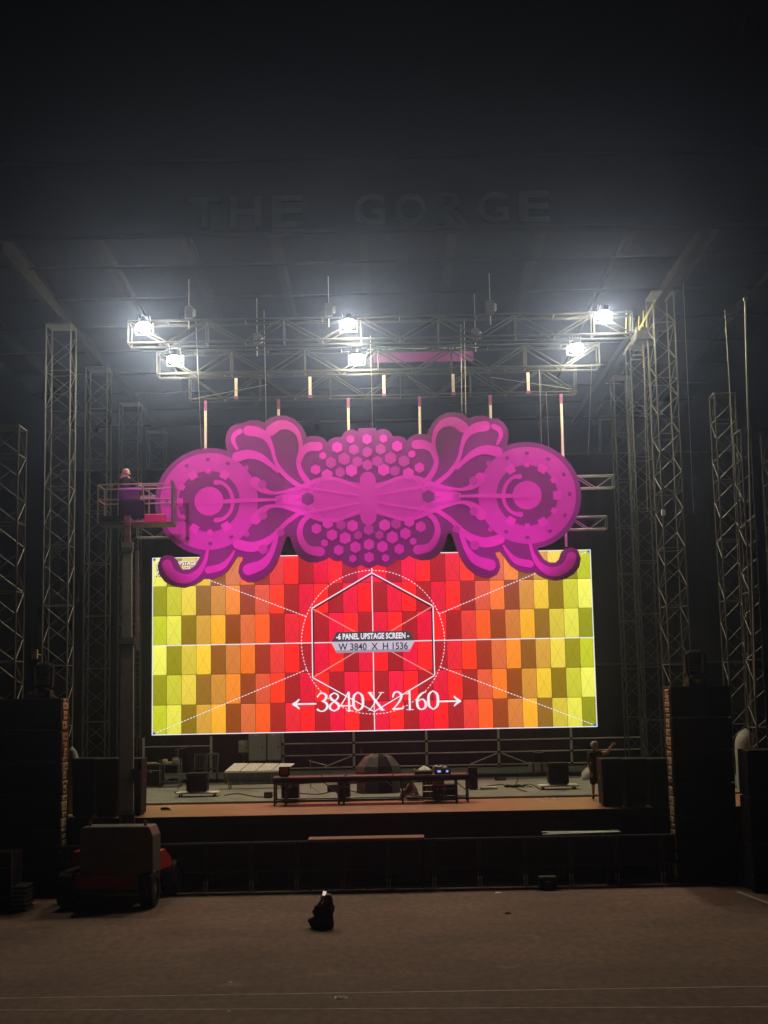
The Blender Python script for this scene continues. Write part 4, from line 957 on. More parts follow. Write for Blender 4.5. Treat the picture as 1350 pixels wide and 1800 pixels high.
# big covered riser behind the table
p = stg(665, 1400); Yc = p.y + .8; x_ = at(665, 1350, Yc).x; ztop_ = at(665, 1325, Yc).z; wv = 40 / ppm(Yc)
t = thing('covered_kit', (x_, Yc, HS), 'domed heap under a dull red and grey cover behind the long table', 'covered equipment')
CLOTHG = mat('dark_grey_cover', (.07, .065, .06), .8, 0, .4, 6, .4, 12)
PANM = [DARKWEAR, CLOTHG, DARKWEAR, CLOTHR, DARKWEAR, CLOTHR, CLOTHG, DARKWEAR, CLOTHG, CLOTHR]  # reddish shoulder highlights and dark centre are put into the panel colours
prof = [(.30, 1.0), (.62, .93), (.96, .70), (1.04, .55), (.98, .30), (1.0, .004)]
for k in range(10):
    aa, ab = 2 * math.pi * (k + .5) / 10, 2 * math.pi * (k + 1.5) / 10
    mb = MB(); vs = []; nx = 5
    for rr_, zz_ in prof:
        for i in range(nx):
            a_ = aa + (ab - aa) * i / (nx - 1); sag = 1 - .05 * math.sin(math.pi * i / (nx - 1)) + .012 * random.random()
            vs.append((x_ + wv * rr_ * sag * math.cos(a_), Yc + wv * .8 * rr_ * sag * math.sin(a_), HR + (ztop_ - HR) * zz_ * (1 - .02 * math.sin(math.pi * i / (nx - 1)))))
    vs.append((x_, Yc, ztop_)); tip = len(vs) - 1
    fs = [(j * nx + i, j * nx + i + 1, (j + 1) * nx + i + 1, (j + 1) * nx + i) for j in range(len(prof) - 1) for i in range(nx - 1)] + [(i + 1, i, tip) for i in range(nx - 1)]
    mb.add(vs, fs).build('cover_panel', PANM[k], t, fix=False)
bar('finial', (x_ - .5, Yc, ztop_ - .05), (x_ - .5, Yc, ztop_ + .16), .012, STEEL, t)
# folded red cloth and cases under the table
x_ = yt(722); t = thing('red_cloth', (x_, YT + 1.1, HS), 'dull red cloth heap under the long table right of centre', 'cloth')
mb = MB(); vs = []; nu, nv = 14, 7
for j in range(nv + 1):
    f = j / nv
    for i in range(nu):
        a_ = 2 * math.pi * i / nu; rad = (.05 + .28 * f) * (1 + .2 * math.sin(a_ * 3 + j)); vs.append((x_ + rad * math.cos(a_), YT + 1.1 + rad * .7 * math.sin(a_), HS + .50 * (1 - f) ** .9 + .004))
mb.add(vs, [(j * nu + i, j * nu + (i + 1) % nu, (j + 1) * nu + (i + 1) % nu, (j + 1) * nu + i) for j in range(nv) for i in range(nu)]).build('folds', CLOTHR, t)
bar('hem', (x_ - .25, YT + .95, HS + .02), (x_ + .3, YT + .95, HS + .02), .02, CLOTHR, t)
def road_case(c, s, label, m=BLACK):
    x, y, z = c; w, d, h = s; t = thing('road_case', c, label, 'case')
    box('body', (x, y, z + .05 + (h - .05) * .36), (w, d, (h - .05) * .72), m, t, .008); box('lid', (x, y, z + .05 + (h - .05) * .865), (w, d, (h - .05) * .262), m, t, .008)
    for sx_ in (-1, 1):
        for sy_ in (-1, 1):
            bar('corner_strip', (x + sx_ * w / 2, y + sy_ * d / 2, z + .05), (x + sx_ * w / 2, y + sy_ * d / 2, z + h), .012, STEEL, t)
            MB().tube((x + sx_ * (w / 2 - .07) - .015, y + sy_ * (d / 2 - .07), z + .027), (x + sx_ * (w / 2 - .07) + .015, y + sy_ * (d / 2 - .07), z + .027), .027, None, 10).build('caster', RUBBER, t)
    bar('edge_strip', (x - w / 2, y - d / 2 - .002, z + .05 + (h - .05) * .73), (x + w / 2, y - d / 2 - .002, z + .05 + (h - .05) * .73), .01, STEEL, t)
    box('latch', (x, y - d / 2 - .012, z + h * .72), (.08, .02, .09), STEEL, t, .004)
    return t
road_case((yt(506), YT + 1.25, HS), (.46, .5, .62), 'dark case under the left end of the long table')
road_case((yt(782), YT + 1.2, HS), (.62, .5, .42), 'low dark case under the right end of the long table')
road_case((yt(602), YT + 1.3, HS), (.34, .4, .55), 'narrow dark case under the middle of the long table')
p = stg(265, 1388); road_case((p.x, p.y + .3, HR), (37 / ppm(p.y), .55, 39 / ppm(p.y)), 'black road case left of the messy cart at stage left rear')
p2 = stg(290, 1388); Yq = p2.y + .3
t = thing('equipment_cart', (at(300, 1380, Yq).x, Yq, HR), 'open cart loaded with cables and small gear behind the left speakers', 'cart')
xc_ = at(300, 1380, Yq).x; wq = 36 / ppm(Yq)
for zz in (.18, .72): box('shelf', (xc_, Yq, HR + zz), (wq, .5, .035), DARKSTEEL, t, .005)
for sx_ in (-1, 1):
    for sy_ in (-1, 1): bar('upright', (xc_ + sx_ * (wq / 2 - .02), Yq + sy_ * .22, HR + .06), (xc_ + sx_ * (wq / 2 - .02), Yq + sy_ * .22, HR + .9), .016, STEEL, t); MB().tube((xc_ + sx_ * (wq / 2 - .02) - .015, Yq + sy_ * .22, HR + .04), (xc_ + sx_ * (wq / 2 - .02) + .015, Yq + sy_ * .22, HR + .04), .04, None, 10).build('caster', RUBBER, t)
def coil(c, r, n_, label, m=CABLE, th_=.014, name='cable_coil'):
    c = Vector(c); t = thing(name, c, label, 'cable')
    mb = MB(); pts = []
    for k in range(n_ * 14):
        a_ = 2 * math.pi * k / 14; rr_ = r * (1 + .12 * math.sin(k * .7) + .06 * math.sin(k * 1.9)); pts.append(c + Vector((rr_ * math.cos(a_), rr_ * .75 * math.sin(a_), th_ + .05 * (k / (n_ * 14)) + .01 * math.sin(k * 2.3))))
    mb.path(pts, th_, 5).build('loops', m, t); bar('tail', pts[-1], c + Vector((r * 1.8, -.2, th_)), th_, m, t)
coil((xc_ - .1, Yq, HR + .74), .16, 5, 'coil of pale cable on the top shelf of the cart', CLOTHW)
coil((xc_ + .1, Yq, HR + .2), .14, 5, 'coil of black cable on the lower shelf of the cart')
for dx, dz, w_, h_2, m_, lab in ((-.16, .738, .16, .14, YELM, 'yellowish tool box on the cart'), (.18, .738, .22, .18, CLOTHW, 'pale bundled cloth on the right of the cart')):
    t = thing('tool_box', (xc_ + dx, Yq - .05, HR + dz), lab, 'box')
    box('body', (xc_ + dx, Yq - .12, HR + dz + h_2 / 2), (w_, .2, h_2), m_, t, .03); box('lid', (xc_ + dx, Yq - .12, HR + dz + h_2 + .011), (w_ - .02, .18, .02), m_, t, .006); bar('handle', (xc_ + dx - w_ / 4, Yq - .12, HR + dz + h_2 + .04), (xc_ + dx + w_ / 4, Yq - .12, HR + dz + h_2 + .04), .01, DARKSTEEL, t)
p3 = at(266, 1346, p.y + .3); top_case = HR + 39 / ppm(p.y)
coil((p3.x, p.y + .3, top_case + .0), .17, 4, 'coil of cable lying on the black road case', CLOTHW)
# white rack
p = stg(362, 1376); Yr = p.y + .5; xa_ = at(342, 1350, Yr).x; xb_ = at(382, 1350, Yr).x; zt_ = at(360, 1326, Yr).z
t = thing('white_rack', ((xa_ + xb_) / 2, Yr, HR), 'white barred rack standing left of the mallet instrument', 'rack')
for i in range(2):
    a_ = xa_ + (xb_ - xa_) * (.0 if i == 0 else .52); b_ = xa_ + (xb_ - xa_) * (.46 if i == 0 else 1.0); yo = 0 if i == 0 else .12
    zm = HR + (zt_ - HR) * .42
    for zz in (zm, zt_ - .02): bar('crossbar', (a_, Yr + yo, zz), (b_, Yr + yo, zz), .02, WHITE, t); bar('crossbar', (a_, Yr + yo + .3, zz), (b_, Yr + yo + .3, zz), .02, WHITE, t)
    for k in range(5): bar('slat', (a_ + (b_ - a_) * k / 4, Yr + yo, zm), (a_ + (b_ - a_) * k / 4, Yr + yo, zt_ - .02), .014, WHITE, t)
    for xx in (a_, b_):
        bar('leg', (xx - .06, Yr + yo, HR), (xx, Yr + yo, zt_), .018, WHITE, t); bar('leg', (xx - .06, Yr + yo + .3, HR), (xx, Yr + yo + .3, zt_), .018, WHITE, t)
    box('top_board', ((a_ + b_) / 2, Yr + yo + .15, zt_), ((b_ - a_), .34, .03), WHITE, t, .004)
# mallet instrument: four banks of pale bars over hanging tubes
p = stg(430, 1392); Ym = p.y + .35; xa_ = at(397, 1360, Ym).x; xb_ = at(500, 1360, Ym).x; zk = at(450, 1356, Ym).z
t = thing('mallet_instrument', ((xa_ + xb_) / 2, Ym, HR), 'mallet instrument with four banks of white bars over metal tubes', 'instrument')
nb = 28; L_ = xb_ - xa_
for k in range(nb):
    f = (k + .5) / nb; bank = int(f * 4); x = xa_ + f * L_ + (bank - 1.5) * .03
    le = .62 - .18 * f
    sl = .30 - .05 * f
    MB().add([(x + dx + o_ * L_ / nb * .40, Ym + yy_, zk + zz_ + th_) for th_ in (0, .022) for (yy_, zz_, dx) in ((0, 0, 0), (le * .75, sl * .75, .26)) for o_ in (-1, 1)], [(0, 1, 3, 2), (4, 5, 7, 6), (0, 1, 5, 4), (2, 3, 7, 6), (0, 2, 6, 4), (1, 3, 7, 5)]).build('bar', WHITE, t)
    ln = .22 + .46 * abs(math.sin(f * math.pi * .9 + .25))
    MB().tube((x, Ym + .18, zk - .06), (x, Ym + .18, max(HR + .15, zk - .06 - ln)), L_ / nb * .36, None, 8).build('resonator_tube', ALU, t)
for yy in (Ym + .0, Ym + .52): bar('frame_rail', (xa_ - .05, yy, zk - .03), (xb_ + .05, yy, zk - .03), .022, STEEL, t)
for xx in (xa_, xb_):
    for yy in (Ym + .0, Ym + .52): bar('leg', (xx + (.12 if xx == xa_ else -.12), yy, HR), (xx, yy, zk - .03), .022, STEEL, t)
bar('stretcher', (xa_ + .1, Ym + .26, HR + .14), (xb_ - .1, Ym + .26, HR + .14), .018, DARKSTEEL, t)
box('end_panel', (xa_ - .05, Ym + .25, zk - .16), (.04, .56, .26), GREYP, t, .01); box('end_panel', (xb_ + .05, Ym + .25, zk - .16), (.04, .5, .26), GREYP, t, .01)
# cases at rear right
p = stg(943, 1361); Ye = p.y + .3
t = thing('white_case', (at(940, 1355, Ye).x, Ye, HR), 'low white wrapped case at the rear right of the stage', 'case')
xw = at(944, 1355, Ye).x; box('body', (xw, Ye, HR + .16), (.58, .4, .31), WHITE, t, .03); box('lid', (xw, Ye, HR + .33), (.56, .38, .03), WHITE, t, .01)
for k in range(2): box('strap', (xw - .15 + .3 * k, Ye - .203, HR + .16), (.05, .01, .3), DARKSTEEL, t)
t = thing('small_amplifier', (xw + .06, Ye, HR + .345), 'small black amplifier standing on the white case', 'amplifier')
box('cabinet', (xw + .06, Ye, HR + .345 + .17), (.38, .3, .34), BLACK, t, .015); box('grille', (xw + .06, Ye - .155, HR + .345 + .14), (.32, .012, .22), GRILLE, t); box('top_strip', (xw + .06, Ye, HR + .345 + .345), (.34, .26, .012), WHITE, t); bar('handle', (xw - .04, Ye, HR + .345 + .375), (xw + .16, Ye, HR + .345 + .375), .012, RUBBER, t)
# rack of small gear under the table, mic stand and low riser
p_ = (yt(762), YT + .75, HS); t = thing('gear_rack', p_, 'open rack of small pale-knobbed gear under the right half of the long table', 'rack')
for k in range(3): box('unit', (p_[0], p_[1] + .1, HS + .17 + .17 * k), (.55, .34, .13), DARKSTEEL, t, .008)
for k in range(3):
    for j in range(5): box('knob', (p_[0] - .2 + .1 * j + .02 * (k % 2), p_[1] - .08, HS + .17 + .17 * k), (.035, .02, .035), WHITE if (j + k) % 3 else STEEL, t, .004)
for sx_ in (-1, 1): bar('post', (p_[0] + sx_ * .29, p_[1] - .05, HS), (p_[0] + sx_ * .29, p_[1] - .05, HS + .62), .016, STEEL, t)
q = onh(313, 1393, HR); t = thing('microphone_stand', q, 'thin microphone stand with round base near the left cart', 'stand')
MB().tube(q, q + Vector((0, 0, .03)), .13, .12, 16).build('base', DARKSTEEL, t); bar('pole', q, q + Vector((0, 0, 1.3)), .012, STEEL, t); bar('boom_arm', q + Vector((-.1, 0, 1.28)), q + Vector((.45, 0, 1.42)), .009, STEEL, t)
q = onh(546, 1394, HR); t = thing('microphone_stand', q, 'folded microphone stand behind the left half of the long table', 'stand')
for a_ in (0, 120, 240): bar('leg', q + Vector((0, 0, .2)), q + Vector((.28 * math.cos(R(a_)), .28 * math.sin(R(a_)), .01)), .009, STEEL, t)
bar('pole', q + Vector((0, 0, .15)), q + Vector((0, 0, 1.0)), .011, STEEL, t); bar('boom_arm', q + Vector((-.05, 0, .95)), q + Vector((.5, 0, .8)), .009, STEEL, t)
for k, (xx, yy, w_, h_2, lab) in enumerate(((471, 1403, .22, .16, 'small black box on the floor before the left table end'), (590, 1392, .5, .2, 'low black pedal case behind the middle of the table'), (712, 1386, .42, .34, 'black box right of the covered heap'), (880, 1372, .34, .12, 'flat black stage box on the floor right of centre'))):
    q = onh(xx, yy, HR); t = thing('stage_box', q, lab, 'box')
    box('body', (q.x, q.y + .15, HR + h_2 / 2), (w_, .3, h_2), BLACK, t, .01); box('panel', (q.x, q.y - .006, HR + h_2 / 2), (w_ * .8, .012, h_2 * .6), DARKSTEEL, t)
    for j in range(3): box('socket', (q.x - w_ * .25 + w_ * .25 * j, q.y - .016, HR + h_2 / 2), (.03, .012, .03), STEEL, t)
# stage cables
for pts, lab in (([(850, 1384), (880, 1380), (905, 1385), (930, 1379), (950, 1388)], 'black cable snaking across the floor left of the right monitor speaker'),
                 ([(908, 1355), (910, 1370), (906, 1385), (925, 1392)], 'thin black cable running up the floor right of centre'),
                 ([(520, 1394), (560, 1397), (600, 1389), (640, 1396)], 'black cable lying under the long table'),
                 ([(395, 1399), (420, 1396), (455, 1402), (480, 1399)], 'black cable lying in front of the mallet instrument')):
    P = [onh(*q, HR) for q in pts]; P3 = catmull([tuple(q) for q in P], 6); o = MB().path([q + Vector((0, 0, .014)) for q in P3], .013, 5).build('floor_cable', CABLE, None)
    tag(o, lab, 'cable')
coil(onh(905, 1384, HR), .28, 4, 'loose coil of black cable on the stage floor right of the table')
q = onh(290, 1424, HS); coil(q, .10, 3, 'small cable coil near the left front edge of the stage')
# draped stands beside the stage
def draped(px, py0, py1, Y, wpx, label, zb_):
    a = at(px, py0, Y); w = wpx / ppm(Y) / 2; t = thing('draped_stand', (a.x, Y, zb_), label, 'covered equipment')
    mb = MB(); vs = []; nu, nv = 18, 12; H_ = a.z - zb_
    for j in range(nv + 1):
        f = j / nv
        for i in range(nu):
            a_ = 2 * math.pi * i / nu; k = min(1, f * 5) ** .5; rad = w * k * (1 + .10 * math.sin(a_ * 5 + j * .4) * f) * (.9 + .15 * math.sin(f * 3))
            vs.append((a.x + rad * math.cos(a_), Y + rad * math.sin(a_), zb_ + .02 + H_ * (1 - f) - .02 * (f == 0)))
    mb.add(vs, [(j * nu + i, j * nu + (i + 1) % nu, (j + 1) * nu + (i + 1) % nu, (j + 1) * nu + i) for j in range(nv) for i in range(nu)]).build('cover', CLOTHW, t, smooth=True)
    MB().tube((a.x, Y, zb_), (a.x, Y, zb_ + .05), w * .8, None, 14).build('base', DARKSTEEL, t)
draped(127, 1312, 1412, 36.6, 24, 'stand under a grey cloth left of the left front speakers', HS)
draped(1310, 1280, 1330, 40.0, 38, 'bulky grey cover on gear right of the tall right stack', HS)

# ================================================================== boom lift
yw = onh(256, 1594).y
pa = onh(115, 1594); pb = onh(256, 1595); pc = onh(305, 1573)
ax = Vector((pb.x - pa.x, pb.y - pa.y, 0)); ax.z = 0; bx_ = Vector((pc.x - pb.x, pc.y - pb.y, 0))
ctr = Vector(((pa.x + pb.x) / 2, (pa.y + pb.y) / 2, 0)) + bx_ / 2
lift = thing('boom_lift', (ctr.x, ctr.y, 0), 'red and grey boom lift on the ground left, its boom reaching up over the stage', 'boom lift')
ah = Vector((1, 0, 0)); hd = math.atan2(-bx_.x, bx_.y) * .5; rotz = Matrix.Rotation(hd, 3, 'Z')
def lw(x, y, z): return Vector((ctr.x, ctr.y, 0)) + rotz @ Vector((x, y, 0)) + Vector((0, 0, z))
hx, hy, wr = (pb.x - pa.x) / 2, 1.0, .41
for sx_ in (-1, 1):
    for sy_ in (-1, 1):
        c = lw(sx_ * hx, sy_ * hy, wr); d = rotz @ Vector((1, 0, 0)); mb = MB()
        prof = [(.0, .30), (-.14, .34), (-.16, .365), (.16, .365), (.14, .34)]
        w2 = .16
        wh = MB(); vs = []; nn = 28
        for k, (o_, r_) in enumerate(((-w2, wr * .62), (-w2, wr * .92), (-w2 * .75, wr), (w2 * .75, wr), (w2, wr * .92), (w2, wr * .62))):
            for i in range(nn):
                a_ = 2 * math.pi * i / nn; rr_ = r_ * (1 - (.035 if (i % 2 and k in (2, 3)) else 0)); vs.append(c + d * o_ + Vector((0, 0, 1)) * rr_ * math.sin(a_) + (rotz @ Vector((0, 1, 0))) * rr_ * math.cos(a_))
        fs = [(k * nn + i, k * nn + (i + 1) % nn, (k + 1) * nn + (i + 1) % nn, (k + 1) * nn + i) for k in range(5) for i in range(nn)]
        wobj = wh.add(vs, fs).build('wheel', RUBBER, lift)
        MB().tube(c - d * .13, c + d * .13, wr * .62, None, 18).build('rim', DARKSTEEL, wobj)
        MB().tube(c - d * .15, c + d * .15, wr * .2, None, 12).build('hub', STEEL, wobj)
MB().box(lw(0, 0, .58), (hx * 2 - .34, 2.3, .34), rotz).build('chassis', RED, lift, .03)
for sy_ in (-1, 1): MB().box(lw(0, sy_ * hy, .37), (hx * 2 - .3, .16, .16), rotz).build('axle', DARKSTEEL, lift, .02)
MB().tube(lw(0, 0, .75), lw(0, 0, .9), .5, None, 24).build('turntable', DARKSTEEL, lift)
# counterweight with chamfered corner, facing the camera
zc0, zc1 = at(215, 1535, yw).z, at(215, 1452, yw).z; xl, xr = at(149, 1500, yw).x - ctr.x, at(280, 1500, yw).x - ctr.x
pts = [(xl, zc0), (xr, zc0), (xr, zc1 - .22), (xr - .10, zc1), (xl + .06, zc1), (xl, zc1 - .06)]
mb = MB(); n_ = len(pts); vs = [lw(x, -1.15, z) for x, z in pts] + [lw(x, -.45, z) for x, z in pts]
mb.add(vs, [tuple(range(n_)), tuple(range(n_, 2 * n_))] + [(i, (i + 1) % n_, n_ + (i + 1) % n_, n_ + i) for i in range(n_)]); cwt = mb.build('counterweight', GREYP, lift, .02)
for fx in (.1, .86): MB().tube(lw(xl + (xr - xl) * fx, -.9, zc1), lw(xl + (xr - xl) * fx, -.9, zc1 + .12), .04, .03, 10).build('beacon', mat('red_beacon', (.5, .08, .05), .3), cwt)
MB().box(lw((xl + xr) / 2, -1.165, (zc0 + zc1) / 2 - .1), ((xr - xl) * .5, .02, .4), rotz).build('rear_hatch', GREYP, cwt, .008)
for fx in (-.3, .3): MB().box(lw((xl + xr) / 2 + fx, -1.17, zc0 + .12), (.1, .02, .06), rotz).build('tail_reflector', RED, cwt)
# red side covers
for sx_ in (-1, 1):
    prof = [(-.1, .75), (.95, .70), (.95, .92), (.35, 1.18), (-.1, 1.18)]
    xo = hx * .62 * sx_; vs = [lw(xo + sx_ * (0 if q else .46), yy - .3, z) for q in (0, 1) for yy, z in prof]; n_ = len(prof)
    MB().add(vs, [tuple(range(n_)), tuple(range(n_, 2 * n_))] + [(i, (i + 1) % n_, n_ + (i + 1) % n_, n_ + i) for i in range(n_)]).build('side_cover', RED, lift, .015)
MB().beam(lw(hx * .55, -1.05, 1.16), lw(hx * 1.12, -.9, .86), .16, .07).build('fender', RED, lift, .01)
MB().beam(lw(-hx * 1.05, -1.05, .80), lw(-hx * .6, -1.0, .92), .14, .05).build('fender', STEEL, lift, .01)
# boom
b0 = at(222, 1415, yw + 1.2); b3 = at(224, 905, 38.9); bd = b3 - b0
def bp_(f): return b0 + bd * f
MB().beam(lw((xl + xr) / 2 + .1, -.3, .9), b0 + Vector((0, 0, -.1)), .3, .4).build('riser', DARKSTEEL, lift, .02)
bb = MB(); bb.beam(bp_(-.03), bp_(.50), .36, .40); base_b = bb.build('base_boom', BOOM1, lift, .02)
MB().beam(bp_(.49), bp_(.86), .27, .31).build('middle_boom', BOOM2, lift, .015)
MB().beam(bp_(.85), bp_(.985), .20, .24).build('fly_boom', BOOM3, lift, .012)
for f, s_, m_ in ((.50, .42, DARKSTEEL), (.86, .33, BOOM2), (.845, .31, DARKSTEEL)): MB().beam(bp_(f - .012), bp_(f + .012), s_, s_ + .04).build('collar', m_, lift, .01)
off = Vector((.27, 0, 0))
MB().beam(bp_(.48) + off, bp_(.85) + off, .10, .12).build('hose_channel', BOOM3, lift, .006)
for k in range(26):
    f = .2 + .29 * k / 26; MB().beam(bp_(f) + off, bp_(f + .0065) + off, .13, .1).build('cable_carrier_link', DARKSTEEL, base_b)
for q in (-.06, .06): MB().beam(bp_(.2) + off + Vector((q, 0, 0)), bp_(.49) + off + Vector((q, 0, 0)), .012, .12).build('carrier_side', STEEL, base_b)
MB().beam(bp_(-.03) + Vector((0, -.22, .02)), bp_(.02) + Vector((0, -.22, .02)),   .36, .03).build('pivot_guard', DARKSTEEL, lift, .01)
MB().beam(bp_(.0) + Vector((.1, -.1, -.45)), bp_(.0) + Vector((.1, -.1, .0)), .03, .03, (0, 1, 0)).build('hydraulic_rod', STEEL, lift)
MB().tube(bp_(.06) + Vector((.26, -.1, -.25)), bp_(.09) + Vector((.26, -.1, .1)), .13, None, 14).build('hose_reel', RUBBER, lift)
# basket
YK = 39.2; kx0, kx1 = at(172, 880, YK).x, at(301, 880, YK).x; kz0, kz1 = at(236, 918, YK).z, at(236, 851, YK).z; kd = .95
def bk(name, a, b, r, m=RED): bar(name, a, b, r, m, lift, 8)
RAIL = mat('worn_rail', (.30, .20, .17), .5, .3, .3, 8)
for z in (kz1, kz0 + (kz1 - kz0) * .60, kz0 + .02):
    for yy in (YK, YK + kd): bk('basket_rail', (kx0, yy, z), (kx1, yy, z), .021, RAIL)
    for xx in (kx0, kx1): bk('basket_rail', (xx, YK, z), (xx, YK + kd, z), .021, RAIL)
for xx in (kx0, kx0 + (kx1 - kx0) * .28, kx0 + (kx1 - kx0) * .62, kx1):
    for yy in (YK, YK + kd): bk('basket_post', (xx, yy, kz0), (xx, yy, kz1), .021, RAIL)
box('basket_floor', ((kx0 + kx1) / 2, YK + kd / 2, kz0 - .03), (kx1 - kx0, kd, .05), DARKSTEEL, lift, .005)
q = at(232, 896, YK - .12); box('control_box', (q.x, YK - .14, q.z), (.72, .24, .52), BLACK, lift, .03)
q = at(192, 912, YK - .05); box('toe_board', (q.x, YK - .035, kz0 + .1), (.6, .03, .18), BLACK, lift, .006)
q = at(273, 911, YK - .1); box('tool_tray', (q.x, YK - .10, q.z), (.60, .17, .24), RED, lift, .02)
q = at(228, 860, YK - .03); box('console_top', (q.x, YK - .05, q.z), (.62, .2, .05), WHITE, lift, .006); box('console', (q.x, YK - .05, q.z - .17), (.56, .16, .28), DARKSTEEL, lift, .01)
MB().beam(b3, Vector((b3.x, YK + .1, kz0 - .1)), .2, .24).build('basket_mount', DARKSTEEL, lift, .01)
q = at(300, 880, YK); box('basket_gate', (kx1 + .03, YK + .2, (kz0 + kz1) / 2), (.03, .5, kz1 - kz0 + .1), DARKSTEEL, lift, .005)

# ================================================================== people (one continuous skin from tapered limbs)
def figure(name, label, base, caps, mats, voxel=.011):
    """caps: (p, q, r1, r2, material index) in world metres; remeshed into one continuous surface"""
    base = Vector(base); mb = MB()
    for p, q, r1, r2, k in caps:
        p = Vector(p); q = Vector(q); mb.tube(p, q, r1, r2, 14); mb.ball(p, r1, 14, 10); mb.ball(q, r2, 14, 10)
    me = bpy.data.meshes.new(name); me.from_pydata([tuple(Vector(v) - base) for v in mb.v], [], mb.f)
    bm = bmesh.new(); bm.from_mesh(me); bmesh.ops.recalc_face_normals(bm, faces=bm.faces); bm.to_mesh(me); bm.free()
    o = bpy.data.objects.new(name, me); C.objects.link(o)
    md = o.modifiers.new('r', 'REMESH'); md.mode = 'VOXEL'; md.voxel_size = voxel; md.use_smooth_shade = True
    ms = o.modifiers.new('s', 'SMOOTH'); ms.iterations = 2; ms.factor = .5
    dg = bpy.context.evaluated_depsgraph_get(); dg.update()
    m2 = bpy.data.meshes.new_from_object(o.evaluated_get(dg)); o.modifiers.clear(); o.data = m2; bpy.data.meshes.remove(me)
    m2.name = name; m2.materials.clear()
    for m_ in mats: m2.materials.append(m_)
    info = [(Vector(p) - base, Vector(q) - base, r1, r2, k) for p, q, r1, r2, k in caps]
    for f in m2.polygons:
        c = f.center; best = 9; bi = 0
        for p, q, r1, r2, k in info:
            d = q - p; L2 = d.length_squared; t_ = 0 if L2 < 1e-9 else max(0, min(1, (c - p).dot(d) / L2))
            dist = (c - p - d * t_).length - (r1 + (r2 - r1) * t_)
            if dist < best: best = dist; bi = k
        f.material_index = bi; f.use_smooth = True
    o.location = base; tag(o, label, 'person'); return o
def hand(caps, w, d, up, k, curl=.4, s=1.0):
    """palm and five bent fingers from the wrist w, pointing along d, thumb side = up"""
    w = Vector(w); d = Vector(d).normalized(); up = Vector(up); up = (up - d * up.dot(d)).normalized(); n_ = d.cross(up)
    for i in range(4):
        o_ = up * (.03 - .02 * i) * s; caps.append((w, w + d * .085 * s + o_, .022 * s, .013 * s, k))
        L = (.032, .037, .034, .026)[i] * s; a = w + d * .085 * s + o_; b = a + (d * math.cos(curl) + n_ * math.sin(curl)) * L; c = b + (d * math.cos(2 * curl) + n_ * math.sin(2 * curl)) * L * .9
        caps += [(a, b, .0105 * s, .0095 * s, k), (b, c, .0095 * s, .0085 * s, k)]
    a = w + d * .025 * s + up * .02 * s; b = a + (d * .7 + up * .7).normalized() * .045 * s; c = b + (d * .9 + up * .2 + n_ * .3).normalized() * .032 * s
    caps += [(a, b, .014 * s, .012 * s, k), (b, c, .011 * s, .0095 * s, k)]
def face(caps, h, fw, sk):                        # nose, ears and jaw on a head at h looking along fw
    h = Vector(h); fw = Vector(fw).normalized(); sd = fw.cross(Vector((0, 0, 1))).normalized()
    caps += [(h + fw * .095 + Vector((0, 0, .0)), h + fw * .112 + Vector((0, 0, -.03)), .010, .014, sk), (h + fw * .05 + Vector((0, 0, -.07)), h + fw * .07 + Vector((0, 0, -.095)), .05, .035, sk)]
    for s in (-1, 1): caps.append((h + sd * s * .078 + Vector((0, 0, .01)), h + sd * s * .082 + Vector((0, 0, -.03)), .018, .014, sk))

# seated woman in the foreground, seen from behind, holding up a phone
g = onh(566, 1633); X, Y = g.x, g.y
cp_ = []
hip = Vector((X + .02, Y + .02, .13)); ch = Vector((X + .08, Y + .06, .46)); nk = Vector((X + .13, Y + .06, .58)); hdp = Vector((X + .155, Y + .07, .685))
cp_ += [(hip + Vector((-.08, 0, 0)), hip + Vector((.10, 0, 0)), .135, .135, 0), (hip, ch, .145, .15, 0), (ch + Vector((-.13, .0, .02)), ch + Vector((.13, 0, .02)), .075, .075, 0), (ch, nk, .11, .06, 0), (nk, hdp, .052, .055, 1), (hdp, hdp + Vector((0, .01, .03)), .088, .092, 2)]
for s in (-1, 1):
    kn = hip + Vector((s * .30 if s < 0 else .14, .24, .02)); ft = hip + Vector((s * .02 + -.02 * s, .46, -.06))
    cp_ += [(hip + Vector((s * .10, .03, -.02)), kn, .095, .07, 0), (kn, ft, .066, .045, 0), (ft, ft + Vector((s * -.10, .06, -.015)), .042, .035, 3)]
shl = ch + Vector((-.17, .02, .03)); ell = Vector((X - .20, Y + .24, .36)); wrl = Vector((X - .02, Y + .30, .60))
cp_ += [(shl, ell, .058, .045, 0), (ell, wrl, .043, .030, 0)]
hand(cp_, wrl, Vector((.05, .02, .1)), (-1, -.2, .2), 1, .5)
shr = ch + Vector((.17, .02, .03)); elr = Vector((X + .24, Y + .26, .36)); wrr = Vector((X + .06, Y + .31, .56))
cp_ += [(shr, elr, .058, .045, 0), (elr, wrr, .043, .030, 0)]
hand(cp_, wrr, Vector((-.05, .02, .09)), (1, 0, .3), 1, .6)
cp_ += [(Vector((X - .12, Y + .05, .16)), Vector((X - .17, Y + .08, .14)), .15, .14, 0), (Vector((X + .16, Y - .02, .10)), Vector((X + .15, Y + .02, .55)), .13, .09, 0),
        (Vector((X - .10, Y + .12, .36)), Vector((X + .05, Y + .05, .30)), .12, .16, 0), (Vector((X - .13, Y + .14, .47)), Vector((X - .1, Y + .12, .36)), .06, .1, 0)]
face(cp_, hdp, (-.3, 1, .1), 1)
K_ = .86; sc3 = lambda p: Vector((X + (p[0] - X) * K_, Y + (p[1] - Y) * K_, p[2] * K_))
cp_ = [(sc3(p_), sc3(q_), r1_ * K_, r2_ * K_, k_) for p_, q_, r1_, r2_, k_ in cp_]
